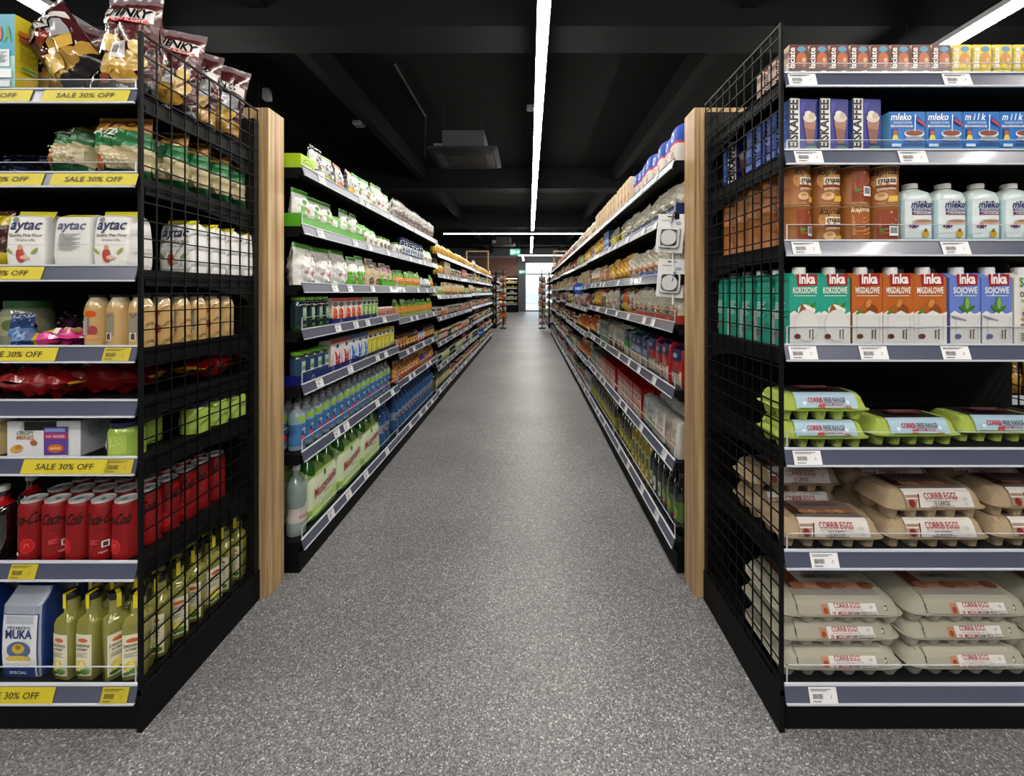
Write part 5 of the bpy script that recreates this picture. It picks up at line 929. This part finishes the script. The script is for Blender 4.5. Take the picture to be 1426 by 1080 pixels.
def tray(side, bay_i, shelf_i, a, b, h, col, desc, cut=False):
    z = (Lz if side == 'e' else Rz)[bay_i][shelf_i]-.0095; y0 = YB+bay_i*BL+a; y1 = YB+bay_i*BL+b; L = y1-y0; x0 = XL if side == 'e' else XR
    p = Pk(); D = .1; p.box(-L/2, L/2, -.001, .0002, 0, h, col); p.box(-L/2, -L/2+.001, 0, D, 0, h*1.2, col); p.box(L/2-.001, L/2, 0, D, 0, h*1.2, col)
    if cut:
        n = max(1, round(L/.12))
        for i in range(n): p.box(-L/2+L*i/n, -L/2+L*i/n+.03, -.001, .0002, h, h*1.75, col)
        p.box(L/2-.03, L/2, -.001, .0002, h, h*1.75, col)
    else:
        n = max(1, round(L/.2)); s = lambda x, zz, off=0.: (x, -.001-off, zz)
        for i in range(n): p.ell(s, -L/2+L*(i+.5)/n, h/2, h*.33, h*.33, '#d9dde8'); p.ell(s, -L/2+L*(i+.5)/n, h/2, h*.24, h*.24, col)
    o = add('display_tray', p.mesh('display_tray', M['carton'], False), None, (x0+(-.013 if side == 'e' else .013), (y0+y1)/2, z), (0, 0, math.pi/2 if side == 'e' else -math.pi/2)); tag(o, desc, 'tray')
F_ = fill
# left side, nearest bay
F_('e', 0, 6, [('tin', 1), ('bwp', 1), ('p1', 1), ('p2', 1), ('p3', 1), ('wg', 2), ('wgs', 1), ('wbag', 1), ('wg', 2), ('slv', 1)])
F_('e', 0, 5, [('wg', 3), ('wgs', 1), ('wg', 2), ('wgs', 3), ('wjar', 4)]); tray('e', 0, 5, .02, .70, .05, G, 'bright green display tray with cut-outs, sixth shelf up, left of aisle', True)
F_('e', 0, 4, [('wbag', 3), ('wgt', 2), ('bei', 2), ('bei2', 2), ('wgt', 2)]); tray('e', 0, 4, 1.0, 1.24, .05, G, 'short bright green tray, fifth shelf up, left of aisle', True)
F_('e', 0, 3, [('tube', 4), ('ora', 5), ('grb', 4), ('rwb', 3)]); tray('e', 0, 3, .30, .90, .032, '#141d6c', 'navy display tray with round emblems, fourth shelf up, left')
F_('e', 0, 2, [('grt', 4), ('redb', 2), ('blub', 3), ('yelb', 8)]); tray('e', 0, 2, .02, .60, .036, '#141d6c', 'navy display tray with round emblems, third shelf up, left'); tray('e', 0, 2, .62, 1.27, .03, '#2a3050', 'dark display tray before the yellow boxes, third shelf up')
F_('e', 0, 1, [('kid', 20)], rows=2)
F_('e', 0, 0, [('clr', 1), ('wpack', 3), ('blu', 4)])
# second left bay
F_('e', 1, 6, [('slv', 14)]); F_('e', 1, 5, [('wjar', 2), ('dbb', 9), ('wgs', 6)]); F_('e', 1, 4, [('cry', 9), ('crd', 4), ('cry', 5)])
F_('e', 1, 3, [('cry', 15), ('rwb', 2)]); F_('e', 1, 2, [('cof', 4), ('cofj', 4), ('cofp', 3), ('cofj', 6)], rows=2); F_('e', 1, 1, [('opou', 9), ('oprp', 2), ('opou', 7)], rows=2); F_('e', 1, 0, [('blu', 15)], rows=2)
# right side, nearest bays
F_('w', 0, 6, [('bfl', 8), ('tan', 6)]); F_('w', 0, 5, [('crm', 8), ('ylp', 2)]); tray('w', 0, 5, .02, .9, .04, '#22306a', 'navy printed tray under the cream bags, sixth shelf up, right')
F_('w', 0, 4, [('red', 1), ('wht', 7), ('orp', 3)]); tray('w', 0, 4, .02, .6, .03, '#3c5c9c', 'blue printed tray, fifth shelf up, right of aisle')
F_('w', 0, 3, [('wht', 7), ('red', 1), ('grn', 1), ('yr', 1), ('blk', 2)]); tray('w', 0, 3, .02, .8, .03, '#a83c28', 'red printed tray, fourth shelf up, right of aisle')
F_('w', 0, 2, [('rfl', 4), ('gyf', 3), ('gfl', 2), ('wrt', 3)], rows=2); F_('w', 0, 1, [('wsr', 3), ('wsb', 3), ('rtb', 12)], rows=2); F_('w', 0, 0, [('oild', 3), ('vin', 3), ('oily', 5), ('oil', 8)], rows=2)
F_('w', 1, 6, [('tan', 9), ('wht', 2), ('w2', 3)]); F_('w', 1, 5, [('ylp', 2), ('bls', 3), ('orp', 4), ('grn', 4)]); F_('w', 1, 4, [('orp', 2), ('pch', 4), ('wht', 4), ('red', 3)])
F_('w', 1, 3, [('wht', 3), ('red', 3), ('orp', 3), ('blk', 2), ('wht', 3)]); F_('w', 1, 2, [('wrt', 3), ('grs', 6), ('red', 3), ('chp', 5)], rows=2); F_('w', 1, 1, [('rtb', 8), ('btb', 6), ('grs', 4), ('chp', 2)], rows=2); F_('w', 1, 0, [('oil', 17)], rows=2)
# further bays
LF = [['y1', 'y2', 'y1', 'w3'], ['j1', 'j2', 'y2', 'x3'], ['j2', 'c1', 'j1', 'w3'], ['j3', 'j1', 'c2', 'j1'], ['j4', 'j2', 'j3', 'c2'], ['j4', 'j4', 'b2', 'c1'], ['b1', 'j2', 'b1', 'j3']]
RF = [['w1', 'w2', 'w1', 'x1'], ['w2', 'w3', 'w1', 'w4'], ['w4', 'w3', 'x3', 'w2'], ['w3', 'w4', 'w1', 'x3'], ['j3', 'w3', 'w4', 'j1'], ['c2', 'j1', 'w4', 'c1'], ['j3', 'b2', 'j1', 'b3']]
for b_i in range(2, 8):
    for s_i in range(7):
        for sd, tb in (('e', LF), ('w', RF)):
            if sd == 'e' and b_i > 6: continue
            rr = random.Random(b_i*100+s_i*3+(1 if sd == 'e' else 2)); T = tb[6-s_i]
            runs = []; 
            while sum(n for _, n in runs) < 18:
                runs.append((T[rr.randrange(4)] if rr.random() < .85 else rr.choice(['x1', 'x2', 'b3', 'c1', 'w2', 'y1'] if s_i > 1 else ['j3', 'c2', 'b1']), rr.randint(3, 6)))
            if sd == 'w' and b_i == 2: runs = {5: [('orp', 4)], 2: [('chp', 7)], 1: [('chp', 6)], 6: [('wht', 5), ('grn', 3)]}.get(s_i, [])+runs
            F_(sd, b_i, s_i, runs)

# hanging blister packs at the near end of the right side
def blister(x, y, z, rz, tilt, lb):
    t = empty('blister_pack', (x, y, z), (0, tilt, rz)); w, h = .115, .165
    p = Pk(); p.loft([(0, w/2-.003, .001, 20), (.003, w/2, .001, 20), (h-.003, w/2, .001, 20), (h, w/2-.003, .001, 20)], '#d8d8d8', 24)
    s = lambda a, b, off=0.: (a, -.0012-off, b); p.rect(s, -.018, h-.014, .018, h-.009, '#2c2c2c'); p.rect(s, -.04, h-.03, -.0, h-.026, '#9a9a9a'); p.ell(s, .03, h-.04, .012, .008, '#9aa4b4')
    add('backing_card', p.mesh('backing_card', M['carton']), t)
    q = Pk()
    def R(r, n, y0, y1, c, cz=.062):
        pr = [(r[0], y0), (r[1], y1)]
        q.grid(lambda u, v: ((lambda th, rr, yy: (rr*math.copysign(abs(math.cos(th))**(2/n), math.cos(th)), yy, cz+rr*math.copysign(abs(math.sin(th))**(2/n), math.sin(th))))(2*math.pi*u, r[0]+(r[1]-r[0])*v, y0+(y1-y0)*v)), 32, 1, c, True)
    R((.046, .042), 7, -.001, -.018, '#b9babc'); R((.042, .036), 7, -.018, -.018, '#cfd0d2'); R((.034, .032), 2, -.018, -.026, '#9fa1a4'); R((.032, .0), 2, -.026, -.026, '#c6c7c9')
    add('dome', q.mesh('dome', M['plastic']), t)
    tag(t, lb, 'blister pack', 'white blister packs hanging on the shelf end')
blister(.600, 1.79, 1.365, -.55, .10, 'upper white blister pack hanging before the right shelves by the wooden panel')
blister(.607, 1.80, 1.172, -.50, .08, 'lower white blister pack hanging before the right shelves by the wooden panel')
hs = solid('hanging_strip', [(-.004, .004, -.0008, .0008, 0, .40)], 'white', None, (.617, 1.785, 1.14)); tag(hs, 'narrow white hanging strip holding the two blister packs', 'strip')

# round blue shelf signs
for x, y, z, lb in ((XR-.03, 4.9, 1.24, 'round blue sign sticking out of the right shelves'), (XL+.03, 8.0, .42, 'small round blue sign low on the left shelves')):
    t = Pk(); s = lambda a, b, off=0.: (a, -.001-off, b); t.loft([(-.0, .001, .001, 2), (.0001, .001, .001, 2)], '#1d4fa8', 6)
    t.grid(lambda u, v: (.07*v*math.cos(2*math.pi*u), -.001, .07*v*math.sin(2*math.pi*u)), 28, 1, '#1d4fa8', True); t.grid(lambda u, v: (.07*v*math.cos(2*math.pi*u), .001, .07*v*math.sin(2*math.pi*u)), 28, 1, '#1d4fa8', True)
    t.text(s, 'NEW', 0, -.016, .034, '#dfe6f2', width=.09, bold=.03); o = add('shelf_sign', t.mesh('shelf_sign', M['carton'], False), None, (x, y, z)); tag(o, lb, 'sign')

# ------------------------------------------------------------------ beyond the aisle: next run of shelving, fridge, cabinets
def block_unit(x0, x1, y0, y1, H, face, lb, n=6):
    t = empty('far_shelving', ((x0+x1)/2, (y0+y1)/2, 0)); w = abs(x1-x0)/2; l = (y1-y0)/2
    solid('base', [(-w, w, -l, l, 0, .1)], 'black', t); solid('core_panel', [(-w*.2, w*.2, -l+.02, l, .1, H)], 'blackback', t)
    solid('end_post', [(sx*w-.02, sx*w+.02, -l-.04, -l, 0, H) for sx in (-1, 1)], 'black', t)
    for k in range(n): s = solid('shelf', [(-w, w, -l, l, .12+k*(H-.2)/n, .14+k*(H-.2)/n)], 'black', t); solid('price_rail', [(sx*w-.004, sx*w+.004, -l, l, .115+k*(H-.2)/n, .155+k*(H-.2)/n) for sx in (-1, 1)], 'railedge', s)
    tag(t, lb, 'shelf')
block_unit(-2.05, -1.1, 13.75, 19.5, 1.9, 'e', 'distant black shelving run beyond the left aisle shelves')
block_unit(.66, 1.7, 13.75, 19.5, 1.9, 'w', 'distant black shelving run beyond the right aisle shelves')
rr = random.Random(5)
for side, x0, sgn in (('left', -1.07, -1), ('right', .62, 1)):
    for k in range(6):
        z = .14+k*1.7/6
        for i in range(14):
            p = PROTO[rr.choice(['w1_', 'w3_', 'w4_', 'x3_', 'w2_', 'x1_'])]; y = 13.86+i*.4*.4
            place(p, (x0+sgn*.09, y, z+.003), math.pi/2*(-sgn), lab(p.desc, ORD[i+1]+' from near end', ORD[k+1]+' shelf up', 'distant '+side+' run'), 'goods of the distant run')
# bags hung on the near ends of the distant runs
for side, xs in (('left', (-.92, -.80)), ('right', (.36, .48))):
    t = solid('clip_stand', [(min(xs)-.05, max(xs)+.05, 13.62, 13.66, 0, .04), (sum(xs)/2-.015, sum(xs)/2+.015, 13.63, 13.65, .04, 1.95)]+[(min(xs)-.07, max(xs)+.07, 13.6, 13.63, .30+.2*k, .31+.2*k) for k in range(8)], 'black'); tag(t, f'black hook stand of snack bags at the end of the distant {side} shelves', 'stand')
    for k in range(8):
        for i, x in enumerate(xs):
            p = PROTO[rr.choice(['w4_', 'w3_', 'slv_', 'chp_', 'w1_', 'blk_'])]
            place(p, (x, 13.56, .31+.2*k-.17), rr.uniform(-.5, .5), lab(p.desc, ('left' if i == 0 else 'right')+' one of pair', ORD[k+1]+' level up, '+side+' hook stand'), 'hanging bags on hook stands')
# open fridge by the back wall
t = empty('display_fridge', (-1.16, 25.2, 0))
solid('cabinet', [(-.5, .5, .3, .36, 0, 2.15), (-.5, -.44, -.3, .3, 0, 2.15), (.44, .5, -.3, .3, 0, 2.15), (-.5, .5, -.3, .36, 2.05, 2.15), (-.5, .5, -.3, .3, 0, .42)], 'black', t)
for k in range(5): solid('shelf', [(-.44, .44, -.2, .3, .46+.32*k, .48+.32*k), (-.44, .44, -.215, -.2, .45+.32*k, .49+.32*k)], 'railedge', t)
solid('lamp', [(-.42, .42, -.25, -.2, 2.0, 2.04)], mat('fridge_lamp', '#ffffff', emit=('#fff4dc', 9)), t)
tag(t, 'black open display fridge with lit shelves beside the entrance pillar', 'fridge')
for k in range(5):
    for i in range(8):
        p = PROTO[rr.choice(['x2_', 'y1_', 'w2_', 'x3_', 'wjar_'])]
        place(p, (-1.16-.385+i*.11, 25.14, .483+.32*k), 0, lab(p.desc, ORD[i+1]+' from left', ORD[k+1]+' shelf up', 'display fridge'), 'goods in the display fridge')
sh = solid('wall_shelf', [(-2.3, -1.4, 25.8, 25.98, 2.42, 2.5)], 'lightgrey'); tag(sh, 'white box shelf on the brick wall above the fridge', 'shelf')
bx_ = solid('advertising_column', [(.72, .98, 24.6, 24.9, .0, 1.95)], 'black'); tag(bx_, 'dark column standing before the glass entrance', 'column')
# wooden portal frames at the end of the gondolas
for x0, x1, lb in ((-1.66, -1.06, 'thin wooden portal frame above the far end of left shelves'), (.63, 1.2, 'thin wooden portal frame above the far end of right shelves')):
    o = Pk(); zb = 1.775 if x0 < 0 else 1.9
    for a in (x0, x1-.035): o.box(a, a+.035, 10.85, 10.9, zb, 2.25, '#ffffff')
    o.box(x0, x1, 10.85, 10.9, 2.25, 2.285, '#ffffff')
    tag(add('portal_frame', o.mesh('portal_frame', wood_m, False)), lb, 'frame')
# what shows through the gap right of the right display: gold jars on the neighbouring shelving
t = empty('neighbour_shelf', (2.35, 2.0, 0), (0, 0, 0)); solid('board', [(-.3, .5, -.15, .3, .70, .73), (-.3, .5, -.15, .3, 1.0, 1.03), (-.3, .5, .3, .32, 0, 1.9), (-.3, .5, -.15, .3, 0, .1)], 'black', t); tag(t, 'black neighbouring shelf seen through the wire right of the display', 'shelf')
solid('price_rail', [(-.3, .5, -.16, -.15, .695, .735), (-.3, .5, -.16, -.15, .995, 1.035)], 'railedge', t)
make('gold', 'tea_bag_pouch', 'bag', 'gold foil pouch', 'doy', (95, 60, 150), '#8a6a1c', [('e', 0, 70, 30, 30, '#c9a23c')])
for k in range(2):
    for i in range(6): place(PROTO['gold'], (2.12+.11*i, 1.93, .733+.3*k), 0, lab('gold foil pouch', ORD[i+1]+' from left', ('lower' if k == 0 else 'upper')+' board of neighbouring shelf'), 'gold pouches')
if LOG: print('LABELS OUT OF RANGE', len(LOG), LOG[:6])
